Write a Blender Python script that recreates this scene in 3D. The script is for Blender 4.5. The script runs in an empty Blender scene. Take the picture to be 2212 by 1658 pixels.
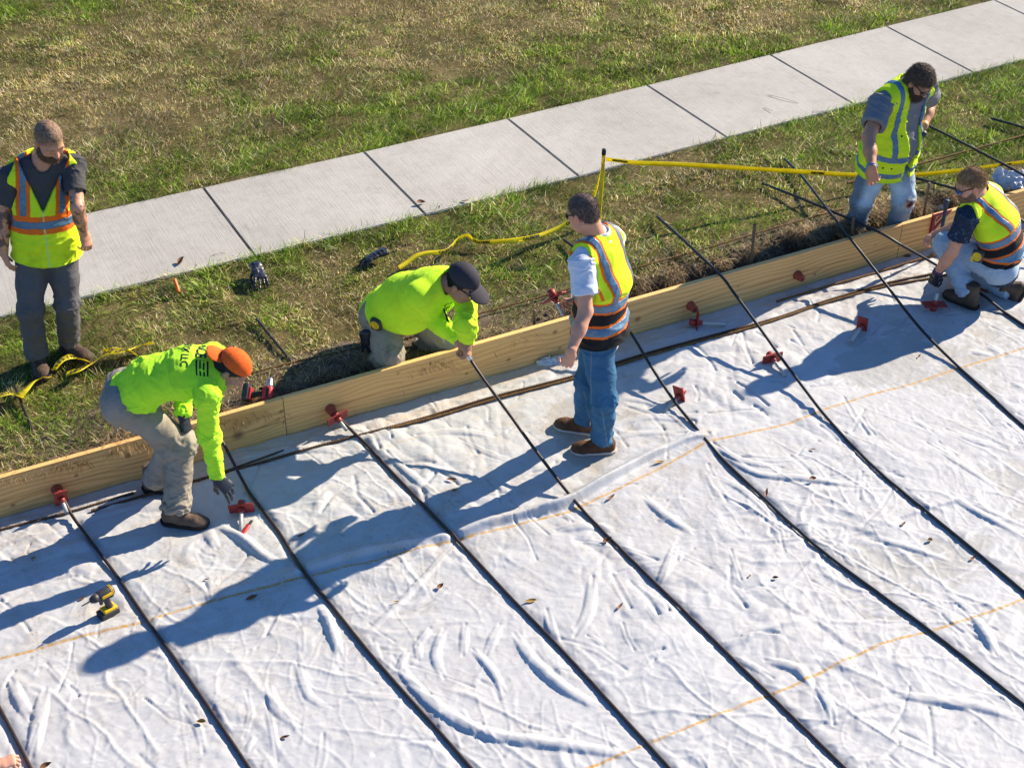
import bpy, bmesh, math, random, os
import numpy as np
import openvdb
from mathutils import Vector, Matrix
from mathutils.bvhtree import BVHTree

random.seed(7)
SC = bpy.context.scene
COL = SC.collection

# ------------------------------------------------------------------ camera
# world: X runs along the timber form, Y away from the camera, Z up; the sheet lies at z = 0
CAM = np.array([-2.20509, -7.62677, 6.01120])
FW = np.array([0.366686, 0.726035, -0.581735])
FW /= np.linalg.norm(FW)
RT = np.array([FW[1], -FW[0], 0.0]); RT /= np.linalg.norm(RT)
UP = np.cross(RT, FW)
FH = np.array([FW[0], FW[1], 0.0]); FH /= np.linalg.norm(FH)
F_PX = 3676.01 * 2212 / 2500.0
cd = bpy.data.cameras.new("camera")
co = bpy.data.objects.new("camera", cd); COL.objects.link(co)
cd.sensor_width = 36.0; cd.lens = 36.0 * 3676.01 / 2500.0
cd.clip_start = 0.1; cd.clip_end = 2000
co.matrix_world = Matrix(((RT[0], UP[0], -FW[0], CAM[0]), (RT[1], UP[1], -FW[1], CAM[1]),
                          (RT[2], UP[2], -FW[2], CAM[2]), (0, 0, 0, 1)))
SC.camera = co

# ------------------------------------------------------------------ sky and sun
SUN_EL = math.radians(27.8)
SUN_H = np.array([0.985, 0.172]); SUN_H /= np.linalg.norm(SUN_H)
wd = bpy.data.worlds.new("World"); SC.world = wd; wd.use_nodes = True
nt = wd.node_tree
bg = nt.nodes["Background"]
sky = nt.nodes.new("ShaderNodeTexSky"); sky.sky_type = 'NISHITA'; sky.sun_disc = False
sky.sun_elevation = SUN_EL; sky.sun_rotation = math.atan2(SUN_H[0], SUN_H[1])
sky.air_density = 1.0; sky.dust_density = 0.0; sky.ozone_density = 10.0
nt.links.new(sky.outputs[0], bg.inputs[0]); bg.inputs[1].default_value = 0.095
sl = bpy.data.lights.new("sun", 'SUN'); sl.energy = 5.0; sl.angle = math.radians(0.5)
sl.color = (1.0, 0.885, 0.715)
so = bpy.data.objects.new("sun", sl); COL.objects.link(so)
sdir = Vector((SUN_H[0] * math.cos(SUN_EL), SUN_H[1] * math.cos(SUN_EL), math.sin(SUN_EL)))
so.rotation_euler = sdir.to_track_quat('Z', 'Y').to_euler()
so.location = sdir * 40
SC.view_settings.view_transform = 'Standard'; SC.view_settings.look = 'None'
SC.view_settings.gamma = 1.0; SC.view_settings.exposure = 1.08
try: SC.view_settings.use_curve_mapping = False
except Exception: pass
SC.cycles.max_bounces = 6; SC.cycles.diffuse_bounces = 3; SC.cycles.transparent_max_bounces = 8

# ------------------------------------------------------------------ small maths
def V(*a): return np.array(a, dtype=float)
def nrm(v):
    v = np.asarray(v, float); return v / (np.linalg.norm(v) + 1e-12)
def ray(u, v): return FW + RT * (u - 1106.0) / F_PX - UP * (v - 829.0) / F_PX
def unz(u, v, z):
    """point at height z seen at (u, v) of a 2212 px wide frame"""
    d = ray(u, v); return CAM + d * ((z - CAM[2]) / d[2])
def D(r, f, u):
    """direction from right / away-from-camera / up amounts"""
    return nrm(RT * r + FH * f + V(0, 0, 1) * u)

def _hash(ix, iy, iz, seed):
    h = (ix.astype(np.uint32) * np.uint32(374761393) + iy.astype(np.uint32) * np.uint32(668265263)
         + iz.astype(np.uint32) * np.uint32(2147483647 - 58) + np.uint32(seed * 7919 + 13))
    h = (h ^ (h >> np.uint32(13))) * np.uint32(1274126177)
    h = (h ^ (h >> np.uint32(16))) * np.uint32(2246822519)
    h = h ^ (h >> np.uint32(15))
    return (h & np.uint32(0xFFFFFF)).astype(np.float32) / np.float32(0xFFFFFF) * 2 - 1
def noise(P, seed=0):
    """value noise in [-1, 1]; P is (n, 2|3)"""
    P = np.asarray(P, np.float32)
    if P.shape[1] == 2: P = np.c_[P, np.zeros(len(P), np.float32)]
    i = np.floor(P).astype(np.int64); f = P - i
    f = f * f * (3 - 2 * f)
    out = 0
    for dx in (0, 1):
        wx = f[:, 0] if dx else 1 - f[:, 0]
        for dy in (0, 1):
            wy = f[:, 1] if dy else 1 - f[:, 1]
            for dz in (0, 1):
                wz = f[:, 2] if dz else 1 - f[:, 2]
                out = out + wx * wy * wz * _hash(i[:, 0] + dx, i[:, 1] + dy, i[:, 2] + dz, seed)
    return out
def fbm(P, seed=0, octv=4, gain=0.5, lac=2.03):
    a, s, t = 1.0, 0, 0; P = np.asarray(P, np.float32)
    for o in range(octv):
        s = s + a * noise(P * lac ** o + o * 17.3, seed + o); t += a; a *= gain
    return s / t
def smooth(e0, e1, x):
    t = np.clip((x - e0) / (e1 - e0), 0, 1); return t * t * (3 - 2 * t)

# ------------------------------------------------------------------ objects
def tag(o, label=None, cat=None, group=None, kind=None):
    if label: o["label"] = label
    if cat: o["category"] = cat
    if group: o["group"] = group
    if kind: o["kind"] = kind
    return o
def empty(name, loc=(0, 0, 0)):
    o = bpy.data.objects.new(name, None); COL.objects.link(o); o.location = loc; o.empty_display_size = 0.1
    return o
def link(name, me, mat=None, parent=None, smooth_=True):
    if mat is not None:
        for m in (mat if isinstance(mat, (list, tuple)) else [mat]): me.materials.append(m)
    if smooth_ and len(me.polygons):
        me.polygons.foreach_set("use_smooth", np.ones(len(me.polygons), bool))
    o = bpy.data.objects.new(name, me); COL.objects.link(o)
    if parent is not None:
        o.parent = parent; o.matrix_parent_inverse = Matrix.Translation(-Vector(parent.location))
    return o
def npmesh(name, P, faces, col=None):
    """faces: (n,4) or (n,3) int array, or list of such"""
    me = bpy.data.meshes.new(name)
    fl = [np.asarray(f, np.int32) for f in (faces if isinstance(faces, list) else [faces]) if len(f)]
    P = np.ascontiguousarray(P, np.float32)
    me.vertices.add(len(P)); me.vertices.foreach_set("co", P.ravel())
    tot = sum(f.size for f in fl); npol = sum(len(f) for f in fl)
    me.loops.add(tot); me.loops.foreach_set("vertex_index", np.concatenate([f.ravel() for f in fl]))
    me.polygons.add(npol)
    cnt = np.concatenate([np.full(len(f), f.shape[1], np.int32) for f in fl])
    st = np.zeros(npol, np.int32); st[1:] = np.cumsum(cnt)[:-1]
    me.polygons.foreach_set("loop_start", st); me.polygons.foreach_set("loop_total", cnt)
    me.update(calc_edges=True)
    if col is not None:
        col = np.asarray(col, np.float32)
        if col.shape[1] == 3: col = np.c_[col, np.ones(len(col), np.float32)]
        at = me.color_attributes.new("Col", 'FLOAT_COLOR', 'POINT')
        at.data.foreach_set("color", np.ascontiguousarray(col, np.float32).ravel())
    return me
def bm_mesh(name, bm):
    me = bpy.data.meshes.new(name); bm.to_mesh(me); bm.free(); return me

def add_box(bm, c, s, rot=None, bev=0.0):
    r = bmesh.ops.create_cube(bm, size=1.0)
    vs = r["verts"]
    for v in vs: v.co = Vector((v.co.x * s[0], v.co.y * s[1], v.co.z * s[2]))
    if bev > 0:
        es = list({e for v in vs for e in v.link_edges})
        g = bmesh.ops.bevel(bm, geom=es, offset=bev, segments=2, affect='EDGES', profile=0.7)
        vs = list({v for f in g["faces"] for v in f.verts} | {v for v in vs if v.is_valid})
        seen = set(vs); st = list(vs)
        while st:
            v = st.pop()
            for e in v.link_edges:
                w = e.other_vert(v)
                if w not in seen: seen.add(w); st.append(w)
        vs = list(seen)
    M = Matrix.Translation(Vector(c)) @ (rot.to_4x4() if rot is not None else Matrix.Identity(4))
    for v in vs: v.co = M @ v.co
    return vs
def frame(z, side=None):
    """3x3 whose columns are x, y, z with z along the given direction"""
    z = Vector(z).normalized()
    s = Vector(side) if side is not None else (Vector((0, 0, 1)) if abs(z.z) < 0.9 else Vector((1, 0, 0)))
    x = (s - z * s.dot(z)).normalized(); y = z.cross(x)
    return Matrix(((x.x, y.x, z.x), (x.y, y.y, z.y), (x.z, y.z, z.z)))
def add_lathe(bm, prof, a, axis, seg=20, side=None, cap=True):
    """profile [(dist along axis, radius)]"""
    R = frame(axis, side); a = Vector(a); rings = []
    for t, r in prof:
        rings.append([bm.verts.new(a + R @ Vector((r * math.cos(2 * math.pi * k / seg), r * math.sin(2 * math.pi * k / seg), t))) for k in range(seg)])
    for p, q in zip(rings, rings[1:]):
        for k in range(seg):
            bm.faces.new((p[k], p[(k + 1) % seg], q[(k + 1) % seg], q[k]))
    if cap:
        bm.faces.new(rings[0][::-1]); bm.faces.new(rings[-1])
def tube_np(path, rad, seg=10, ribs=None):
    """tube along a polyline -> verts, faces.  rad: number or array per point"""
    P = np.asarray(path, float); n = len(P)
    T = np.gradient(P, axis=0); T /= np.linalg.norm(T, axis=1)[:, None] + 1e-12
    rad = np.broadcast_to(np.asarray(rad, float), (n,))
    up = V(0, 0, 1) if abs(T[0, 2]) < 0.9 else V(1, 0, 0)
    X = np.cross(T, up); X /= np.linalg.norm(X, axis=1)[:, None] + 1e-12
    Y = np.cross(X, T)
    a = np.linspace(0, 2 * np.pi, seg, endpoint=False)
    ring = P[:, None] + rad[:, None, None] * (np.cos(a)[None, :, None] * X[:, None] + np.sin(a)[None, :, None] * Y[:, None])
    vs = ring.reshape(-1, 3)
    i = np.arange(n - 1)[:, None] * seg; k = np.arange(seg)[None]
    f = np.stack([i + k, i + (k + 1) % seg, i + seg + (k + 1) % seg, i + seg + k], -1).reshape(-1, 4)
    vs = np.r_[vs, P[:1], P[-1:]]
    c0, c1 = len(vs) - 2, len(vs) - 1
    k = np.arange(seg)
    t = np.r_[np.stack([np.full(seg, c0), (k + 1) % seg, k], -1), np.stack([np.full(seg, c1), (n - 1) * seg + k, (n - 1) * seg + (k + 1) % seg], -1)]
    return vs, f[:, ::-1], t[:, ::-1]
def resample(pts, step):
    """Catmull-Rom through the points at about the given step"""
    P = np.asarray(pts, float)
    if len(P) < 3:
        n = max(2, int(np.linalg.norm(P[-1] - P[0]) / step) + 1)
        return P[0] + np.linspace(0, 1, n)[:, None] * (P[-1] - P[0])
    Q = np.r_[[2 * P[0] - P[1]], P, [2 * P[-1] - P[-2]]]; out = []
    for i in range(1, len(Q) - 2):
        p0, p1, p2, p3 = Q[i - 1:i + 3]
        n = max(1, int(np.linalg.norm(p2 - p1) / step))
        t = np.linspace(0, 1, n, endpoint=False)[:, None]
        out.append(0.5 * (2 * p1 + (p2 - p0) * t + (2 * p0 - 5 * p1 + 4 * p2 - p3) * t ** 2 + (3 * p1 - p0 - 3 * p2 + p3) * t ** 3))
    return np.r_[np.concatenate(out), P[-1:]]

# ------------------------------------------------------------------ materials
class NT:
    """tiny helper to write node trees"""
    def __init__(s, name):
        s.m = bpy.data.materials.new(name); s.m.use_nodes = True; s.t = s.m.node_tree
        s.b = s.t.nodes["Principled BSDF"]; s.c = None
    def n(s, kind, **k):
        nd = s.t.nodes.new(kind)
        for a, b in k.items(): setattr(nd, a, b)
        return nd
    def l(s, a, b): s.t.links.new(a, b)
    def coord(s, scale=(1, 1, 1), rot=(0, 0, 0), which="Object"):
        if s.c is None: s.c = s.n("ShaderNodeTexCoord")
        mp = s.n("ShaderNodeMapping"); mp.inputs["Scale"].default_value = scale; mp.inputs["Rotation"].default_value = rot
        s.l(s.c.outputs[which], mp.inputs["Vector"]); return mp.outputs[0]
    def noise(s, vec, scale=5, detail=4, rough=0.5, dist=0.0):
        nd = s.n("ShaderNodeTexNoise"); nd.inputs["Scale"].default_value = scale; nd.inputs["Detail"].default_value = detail
        nd.inputs["Roughness"].default_value = rough; nd.inputs["Distortion"].default_value = dist
        s.l(vec, nd.inputs["Vector"]); return nd.outputs["Fac"]
    def ramp(s, fac, stops, interp='LINEAR'):
        nd = s.n("ShaderNodeValToRGB"); cr = nd.color_ramp; cr.interpolation = interp
        while len(cr.elements) < len(stops): cr.elements.new(0.5)
        for e, (p, c) in zip(cr.elements, stops):
            e.position = p; e.color = (c, c, c, 1) if isinstance(c, (int, float)) else (*c, 1)
        s.l(fac, nd.inputs[0]); return nd.outputs[0]
    def mix(s, fac, a, b, mode='MIX'):
        nd = s.n("ShaderNodeMix", data_type='RGBA', blend_type=mode)
        for i, x in ((0, fac), (6, a), (7, b)):
            if isinstance(x, (int, float)): nd.inputs[i].default_value = x if i == 0 else (x, x, x, 1)
            elif isinstance(x, tuple): nd.inputs[i].default_value = (*x, 1)
            else: s.l(x, nd.inputs[i])
        return nd.outputs[2]
    def math(s, op, a, b=0.0):
        nd = s.n("ShaderNodeMath", operation=op)
        for i, x in ((0, a), (1, b)):
            if isinstance(x, (int, float)): nd.inputs[i].default_value = x
            else: s.l(x, nd.inputs[i])
        return nd.outputs[0]
    def bump(s, h, dist=0.002, strength=1.0):
        nd = s.n("ShaderNodeBump"); nd.inputs["Distance"].default_value = dist; nd.inputs["Strength"].default_value = strength
        s.l(h, nd.inputs["Height"]); s.l(nd.outputs[0], s.b.inputs["Normal"])
    def attr(s, name="Col"):
        nd = s.n("ShaderNodeVertexColor"); nd.layer_name = name; return nd.outputs[0]
    def out(s, col=None, rough=0.8, spec=0.3, metal=0.0):
        if col is not None:
            if isinstance(col, tuple): s.b.inputs["Base Color"].default_value = (*col, 1)
            else: s.l(col, s.b.inputs["Base Color"])
        if isinstance(rough, (int, float)): s.b.inputs["Roughness"].default_value = rough
        else: s.l(rough, s.b.inputs["Roughness"])
        s.b.inputs["Specular IOR Level"].default_value = spec; s.b.inputs["Metallic"].default_value = metal
        return s.m

def plain(name, col, rough=0.6, spec=0.3, metal=0.0, var=0.12, scale=30, bump=0.0):
    t = NT(name); v = t.coord()
    f = t.noise(v, scale, 5, 0.6)
    lo = tuple(c * (1 - var) for c in col); hi = tuple(min(1, c * (1 + var)) for c in col)
    c = t.ramp(f, [(0.3, lo), (0.7, hi)])
    if bump: t.bump(f, bump)
    return t.out(c, rough, spec, metal)
def cloth(name, rough=0.85, weave=900, dirt=0.0, dirt_col=(0.08, 0.06, 0.045), col=None, mottle=0.12, sheen=0.0, bump=0.0012):
    """fabric; base colour from the mesh's own Col layer unless col is given"""
    t = NT(name); v = t.coord()
    c = t.attr() if col is None else t.mix(0.0, col, col)
    m = t.noise(v, 14, 6, 0.6)
    c = t.mix(1.0, c, t.ramp(m, [(0.25, 1 - mottle), (0.75, 1.0)]), 'MULTIPLY')
    if dirt > 0:
        d = t.noise(v, 9, 7, 0.68)
        c = t.mix(t.math('MULTIPLY', t.ramp(d, [(0.52, 0.0), (0.72, 1.0)]), dirt), c, dirt_col)
    w = t.noise(v, weave, 2, 0.5); g = t.noise(v, 60, 5, 0.6)
    t.bump(t.math('ADD', t.math('MULTIPLY', w, 0.35), g), bump)
    t.b.inputs["Sheen Weight"].default_value = sheen
    return t.out(c, rough, 0.2)
# ================================================================== the setting
SIDE_Z = 0.26
def lawn_h(x, y):
    P = np.stack([x, y], -1).reshape(-1, 2)
    return (0.243 + 0.014 * fbm(P * 0.9, 3, 3) + 0.010 * fbm(P * 5, 5, 2)).reshape(np.shape(x))
EDGE_X = [-6, -1.2, -0.3, 0.15, 0.7, 1.1, 1.8, 2.3, 2.8, 3.4, 4.2, 5.2, 6.0, 12]
EDGE_Y = [0.07, 0.06, 0.07, 0.14, 0.21, 0.07, 0.09, 0.19, 0.22, 0.235, 0.27, 0.29, 0.25, 0.25]
def edge_y(x):
    x = np.asarray(x, float)
    P = np.stack([x.ravel(), x.ravel() * 0 + 3.3], -1)
    return np.interp(x, EDGE_X, EDGE_Y) + 0.035 * noise(P * 5.0, 21).reshape(x.shape) + 0.02 * noise(P * 16.0, 22).reshape(x.shape)
def soil_h(x, y):
    """ground behind the form: lawn level dropping into the dug strip"""
    e = edge_y(x); P = np.stack([x.ravel(), y.ravel()], -1)
    t = smooth(-0.13, 0.015, y - e)
    rough = 0.030 * fbm(P * 9, 31, 4).reshape(x.shape) + 0.018 * np.abs(noise(P * 28, 33)).reshape(x.shape)
    low = 0.085 - .15 * np.exp(-((x - 4.9) / .42) ** 4) - .05 * np.exp(-((x - .6) / .25) ** 4) + rough + 0.02 * fbm(P * 3, 35, 2).reshape(x.shape)
    return low * (1 - t) + (lawn_h(x, y) + 0.25 * rough) * t

def gridmesh(name, xs, ys, hf, col=None):
    X, Y = np.meshgrid(xs, ys); Z = hf(X, Y)
    P = np.stack([X, Y, Z], -1).reshape(-1, 3); nx, ny = len(xs), len(ys)
    i = (np.arange(ny - 1)[:, None] * nx + np.arange(nx - 1)[None]).ravel()
    f = np.stack([i, i + 1, i + nx + 1, i + nx], -1)
    return npmesh(name, P, f, None if col is None else col(X, Y).reshape(-1, 3))

# ---- materials of the ground
t = NT("turf_soil"); v = t.coord()
c = t.ramp(t.noise(v, 2.2, 6, 0.65), [(0.30, (0.06, 0.060, 0.016)), (0.5, (0.15, 0.115, 0.045)), (0.72, (0.27, 0.20, 0.10))])
c = t.mix(t.ramp(t.noise(v, 90, 3, 0.6), [(0.4, 0.0), (0.7, 0.6)]), c, (0.03, 0.026, 0.012))
t.bump(t.noise(v, 70, 5, 0.7), 0.012); M_TURF = t.out(c, 0.95, 0.1)
t = NT("dug_soil"); v = t.coord()
c = t.ramp(t.noise(v, 11, 7, 0.7), [(0.28, (0.05, 0.035, 0.023)), (0.50, (0.13, 0.094, 0.062)), (0.75, (0.28, 0.215, 0.145))])
c = t.mix(t.ramp(t.noise(v, 140, 2, 0.6), [(0.55, 0.0), (0.68, 0.7)]), c, (0.20, 0.18, 0.15))
t.bump(t.noise(v, 55, 6, 0.75), 0.02); M_SOIL = t.out(c, 0.95, 0.1)

g = npmesh("ground", [(-400, -400, -0.16), (400, -400, -0.16), (400, 400, -0.16), (-400, 400, -0.16)], np.array([[0, 1, 2, 3]]))
tag(link("ground", g, M_TURF, None, False), kind="structure")
lawn = link("lawn", gridmesh("lawn", np.arange(-5.0, 13.01, 0.06), np.arange(0.54, 12.6, 0.06), lawn_h), M_TURF)
tag(lawn, kind="structure")
soil = link("soil", gridmesh("soil", np.arange(-5.0, 13.01, 0.014), np.arange(0.042, 0.555, 0.0146), soil_h), M_SOIL)
tag(soil, kind="structure")

# ---- sidewalk: poured panels with tooled joints
t = NT("broomed_concrete"); v = t.coord()
st = t.noise(t.coord((1.0, 0.035, 1.0)), 95, 3, 0.6)            # broom strokes run across the walk
big = t.noise(v, 1.3, 5, 0.6); fine = t.noise(v, 240, 3, 0.7); mid = t.noise(v, 9, 6, 0.7)
c = t.ramp(big, [(0.3, (0.43, 0.40, 0.35)), (0.7, (0.52, 0.488, 0.43))])
c = t.mix(1.0, c, t.ramp(t.noise(t.coord((.55, .02, 1)), 1.0, 1), [(0.3, 0.88), (0.7, 1.05)]), 'MULTIPLY')
c = t.mix(t.ramp(t.noise(v, 3.1, 7, 0.75), [(0.60, 0.0), (0.72, 0.35)]), c, (0.20, 0.175, 0.14))
c = t.mix(0.8, c, t.ramp(fine, [(0.3, 0.74), (0.6, 1.0)]), 'MULTIPLY')
c = t.mix(0.7, c, t.ramp(mid, [(0.30, 0.82), (0.55, 1.0)]), 'MULTIPLY')
c = t.mix(0.26, c, t.ramp(st, [(0.34, 0.72), (0.50, 1.0)]), 'MULTIPLY')
t.bump(t.math('ADD', t.math('MULTIPLY', st, 0.7), t.math('MULTIPLY', fine, 0.4)), 0.003); M_CONC = t.out(c, 0.9, 0.25)
UX = [-3.75, -2.36, -0.97, 0.427, 1.818, 3.178, 4.617, 6.010, 7.426, 8.844, 10.26, 11.68, 13.1]
UY = [3.10, 3.095, 3.09, 3.09, 3.092, 3.116, 3.162, 3.229, 3.287, 3.342, 3.39, 3.44, 3.49]
LX = [-3.70, -2.32, -0.94, 0.450, 1.842, 3.215, 4.680, 6.050, 7.454, 8.87, 10.29, 11.71, 13.13]
LY = [1.89, 1.89, 1.885, 1.885, 1.885, 1.90, 1.95, 1.985, 2.04, 2.09, 2.14, 2.19, 2.24]
bm = bmesh.new()
for i in range(len(UX) - 1):
    g_ = 0.007
    q = [(LX[i] + g_, LY[i]), (LX[i + 1] - g_, LY[i + 1]), (UX[i + 1] - g_, UY[i + 1]), (UX[i] + g_, UY[i])]
    top = [bm.verts.new((x, y, SIDE_Z)) for x, y in q]; bot = [bm.verts.new((x, y, SIDE_Z - 0.1)) for x, y in q]
    f = bm.faces.new(top)
    for k in range(4): bm.faces.new((bot[k], bot[(k + 1) % 4], top[(k + 1) % 4], top[k]))
    bmesh.ops.bevel(bm, geom=[e for e in f.edges], offset=0.006, segments=2, affect='EDGES')
bs = [(LX[0], LY[0] + .02), (LX[-1], LY[-1] + .02), (UX[-1], UY[-1] - .02), (UX[0], UY[0] - .02)]
nn = len(LX)
lo = [bm.verts.new((LX[i], LY[i] + 0.02, SIDE_Z - 0.018)) for i in range(nn)]; hi = [bm.verts.new((UX[i], UY[i] - 0.02, SIDE_Z - 0.018)) for i in range(nn)]
for i in range(nn - 1): bm.faces.new((lo[i], lo[i + 1], hi[i + 1], hi[i]))
tag(link("sidewalk", bm_mesh("sidewalk", bm), M_CONC, None, False), kind="structure")

def walk_dist(x, y):
    """signed distance in y to the sidewalk band (negative inside)"""
    lo = np.interp(x, LX, LY); hi = np.interp(x, UX, UY)
    return np.maximum(lo - y, y - hi)

# ---- grass
def blades(n_or_xy, rng, base_z, length, width, lean, col_fn, name, mat, curl=0.5, dir_bias=None):
    xy = n_or_xy; n = len(xy)
    z = base_z(xy[:, 0], xy[:, 1])
    L = length(xy, rng); W = width * rng.uniform(0.7, 1.35, n)
    a = rng.uniform(0, 2 * np.pi, n)
    if dir_bias is not None:
        a0, k = dir_bias(xy); m = rng.uniform(0, 1, n) < k; a = np.where(m, a0 + rng.normal(0, 0.6, n), a)
    th = np.clip(rng.normal(lean[0], lean[1], n), 0.05, 1.5)
    d = np.stack([np.cos(a), np.sin(a), np.zeros(n)], -1)
    s = np.stack([-np.sin(a + rng.normal(0, .5, n)), np.cos(a), np.zeros(n)], -1)
    up = V(0, 0, 1)
    base = np.c_[xy, z]
    t1 = base + (d * np.sin(th)[:, None] + up * np.cos(th)[:, None]) * (L * 0.55)[:, None]
    th2 = np.clip(th + curl * rng.uniform(0.2, 1.6, n), 0, 2.0)
    t2 = t1 + (d * np.sin(th2)[:, None] + up * np.cos(th2)[:, None]) * (L * 0.45)[:, None]
    w = s * (W / 2)[:, None]
    P = np.stack([base - w, base + w, t1 + w * 0.85, t1 - w * 0.85, t2], 1).reshape(-1, 3)
    i = np.arange(n) * 5
    q = np.stack([i, i + 1, i + 2, i + 3], -1); tr = np.stack([i + 3, i + 2, i + 4], -1)
    c = col_fn(xy, rng)
    return link(name, npmesh(name, P, [q, tr], np.repeat(c, 5, axis=0)), mat)

t = NT("grass_blade"); c = t.attr(); v = t.coord()
tr_ = t.n("ShaderNodeBsdfTranslucent"); t.l(c, tr_.inputs["Color"])
mx = t.n("ShaderNodeMixShader"); mx.inputs[0].default_value = 0.48
t.out(c, 0.48, 0.45)
t.l(t.b.outputs[0], mx.inputs[1]); t.l(tr_.outputs[0], mx.inputs[2]); t.l(mx.outputs[0], t.t.nodes["Material Output"].inputs[0])
M_GRASS = t.m

def dryness(xy):
    d = 0.24 + 0.85 * fbm(xy * 0.55, 41, 4) + 0.60 * fbm(xy * 3.2, 45, 3) + .25 * noise(xy * 9, 48)
    wd = walk_dist(xy[:, 0], xy[:, 1])
    d = d + 0.34 * smooth(0.65, 0.25, xy[:, 1]) + 0.33 * smooth(3.5, 4.4, xy[:, 1]) * smooth(8.5, 5.5, xy[:, 1])
    d = d - 0.30 * smooth(0.55, 0.05, wd)
    # the bare, straw-coloured spots by the far edge of the walk and at the top of the lawn
    for (cx, cy, r, a) in ((6.4, 3.85, 0.45, .5), (1.9, 6.5, 1.3, .42), (-0.4, 5.0, 0.9, .42), (4.3, 5.2, 1.2, .25), (7.6, 4.2, .8, .3), (1.2, 1.0, .8, .12), (3.5, 1.15, .9, -.12), (6.7, 1.3, .9, -.15), (.6, 7.3, .7, -.4), (2.9, 3.7, 1.0, -.2), (-0.9, 1.4, 0.9, 0.2)):
        d = d + a * np.exp(-(((xy[:, 0] - cx) ** 2 + ((xy[:, 1] - cy) * 1.3) ** 2) / r ** 2))
    return np.clip(d, 0, 1)
GREENS = np.array([(0.165, 0.305, 0.012), (0.235, 0.40, 0.018), (0.33, 0.48, 0.040), (0.075, 0.165, 0.012), (0.46, 0.56, 0.10)])
STRAWS = np.array([(0.78, 0.60, 0.32), (0.66, 0.48, 0.23), (0.88, 0.77, 0.52), (0.48, 0.31, 0.14), (0.74, 0.66, 0.26)])
def lawn_col(xy, rng):
    n = len(xy); d = dryness(xy)
    dry = rng.uniform(0, 1, n) < (0.05 + 0.70 * d)
    g = GREENS[rng.integers(0, 5, n)]; s = STRAWS[rng.integers(0, 5, n)]
    c = np.where(dry[:, None], s, g * (1 - 0.25 * d[:, None]) + np.array([.10, .09, .03]) * (0.25 * d[:, None]))
    return c * (rng.uniform(0.55, 1.35, n) * np.clip(1 + .75 * fbm(xy * 4, 91, 4), .35, 1.7))[:, None]
rng = np.random.default_rng(11)
N0 = int(os.environ.get("GRASS", "760000"))
xy = np.stack([rng.uniform(-3.2, 10.8, N0 * 2), rng.uniform(0.05, 9.6, N0 * 2)], -1)
# keep the strip the photograph could see, with a margin for a step to the side
k1 = xy[:, 1] < 9.9 - 0.505 * (xy[:, 0] + 0.1) + 0.4
k2 = xy[:, 0] > -2.9 + 0.17 * xy[:, 1] - 0.4
wdist = walk_dist(xy[:, 0], xy[:, 1])
clump = fbm(xy * 6.0, 51, 3)
keep = k1 & k2 & (wdist > np.where(xy[:, 1] < 2.6, -0.030, 0.012)) & (xy[:, 1] > edge_y(xy[:, 0]) + 0.015 + 0.05 * rng.uniform(0, 1, len(xy)))
keep &= rng.uniform(0, 1, len(xy)) < np.clip(0.62 + 0.85 * clump + .25 * noise(xy * 17, 53), 0.08, 1) * (1 - 0.35 * smooth(.5, .15, xy[:, 1]))
xy = xy[keep][:N0]
def lawn_len(xy, rng):
    wd = walk_dist(xy[:, 0], xy[:, 1]); near = (wd < 0.07) & (xy[:, 1] < 2.6)
    L = 0.070 * rng.uniform(0.5, 1.4, len(xy)) * (1.0 + 0.45 * fbm(xy * 2.2, 61, 3))
    return np.where(near, L * 1.3, L) * (1 - 0.25 * dryness(xy))
def lodge(xy):
    return -1.15 + 1.6 * fbm(xy * 0.7, 71, 3) + .8 * noise(xy * 4, 75), np.full(len(xy), 0.68)
grass = blades(xy, rng, lambda x, y: lawn_h(x, y) - 0.006, lawn_len, 0.0040, (0.95, 0.30), lawn_col, "grass", M_GRASS, 0.12, lodge)
tag(grass, "mown lawn of mixed green and straw blades either side of the concrete walk", "grass", kind="stuff")

# dead roots and straw hanging over the dug edge
m = int(26000)
x = rng.uniform(-3.2, 9.0, m); e = edge_y(x)
y = np.clip(e + np.abs(rng.normal(0, 1, m)) * 0.10 - 0.10 * rng.uniform(0, 1, m) ** 2, 0.055, 1)
for k in range(150):            # sod clods with straw hanging off them
    cx = rng.choice([rng.uniform(1.9, 8.6), rng.uniform(4.0, 7.5), rng.uniform(-2.5, 1.2)]); n_ = rng.integers(60, 150); cy = float(edge_y(np.array([cx]))[0]) + rng.uniform(-.07, .06)
    x = np.r_[x, cx + rng.normal(0, .035, n_)]; y = np.r_[y, np.clip(cy + rng.normal(0, .030, n_), .055, 1)]
m = len(x); cl_n = 26000
kp = rng.uniform(0, 1, m) < np.where(np.arange(m) < cl_n, np.clip(0.15 + 1.3 * fbm(np.stack([x * 3.0, y * 3], -1), 81, 3), 0.02, 1), 1.0); xs_ = np.stack([x, y], -1)[kp]
def straw_col(xy, rng):
    n = len(xy); c = np.array([(0.50, 0.36, 0.18), (0.34, 0.23, 0.115), (0.64, 0.50, 0.29), (0.18, 0.12, 0.065), (0.42, 0.28, 0.12)])[rng.integers(0, 5, n)]
    return c * (rng.uniform(0.5, 1.25, n) * np.clip(1 + .9 * fbm(xy * 7, 85, 3), .3, 1.7))[:, None]
dead = blades(xs_, rng, lambda x, y: soil_h(x, y) + 0.002 + 0.035 * np.maximum(0, noise(np.stack([x * 9, y * 9], -1), 83)), lambda xy, r: r.uniform(0.05, 0.16, len(xy)), 0.0036, (1.15, 0.3), straw_col, "dead_grass", M_GRASS, 0.9,
              lambda xy: (np.full(len(xy), -1.57), np.full(len(xy), 0.45)))
tag(dead, "matted dead straw and roots along the dug edge behind the timber form", "dead grass", kind="stuff")

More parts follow.
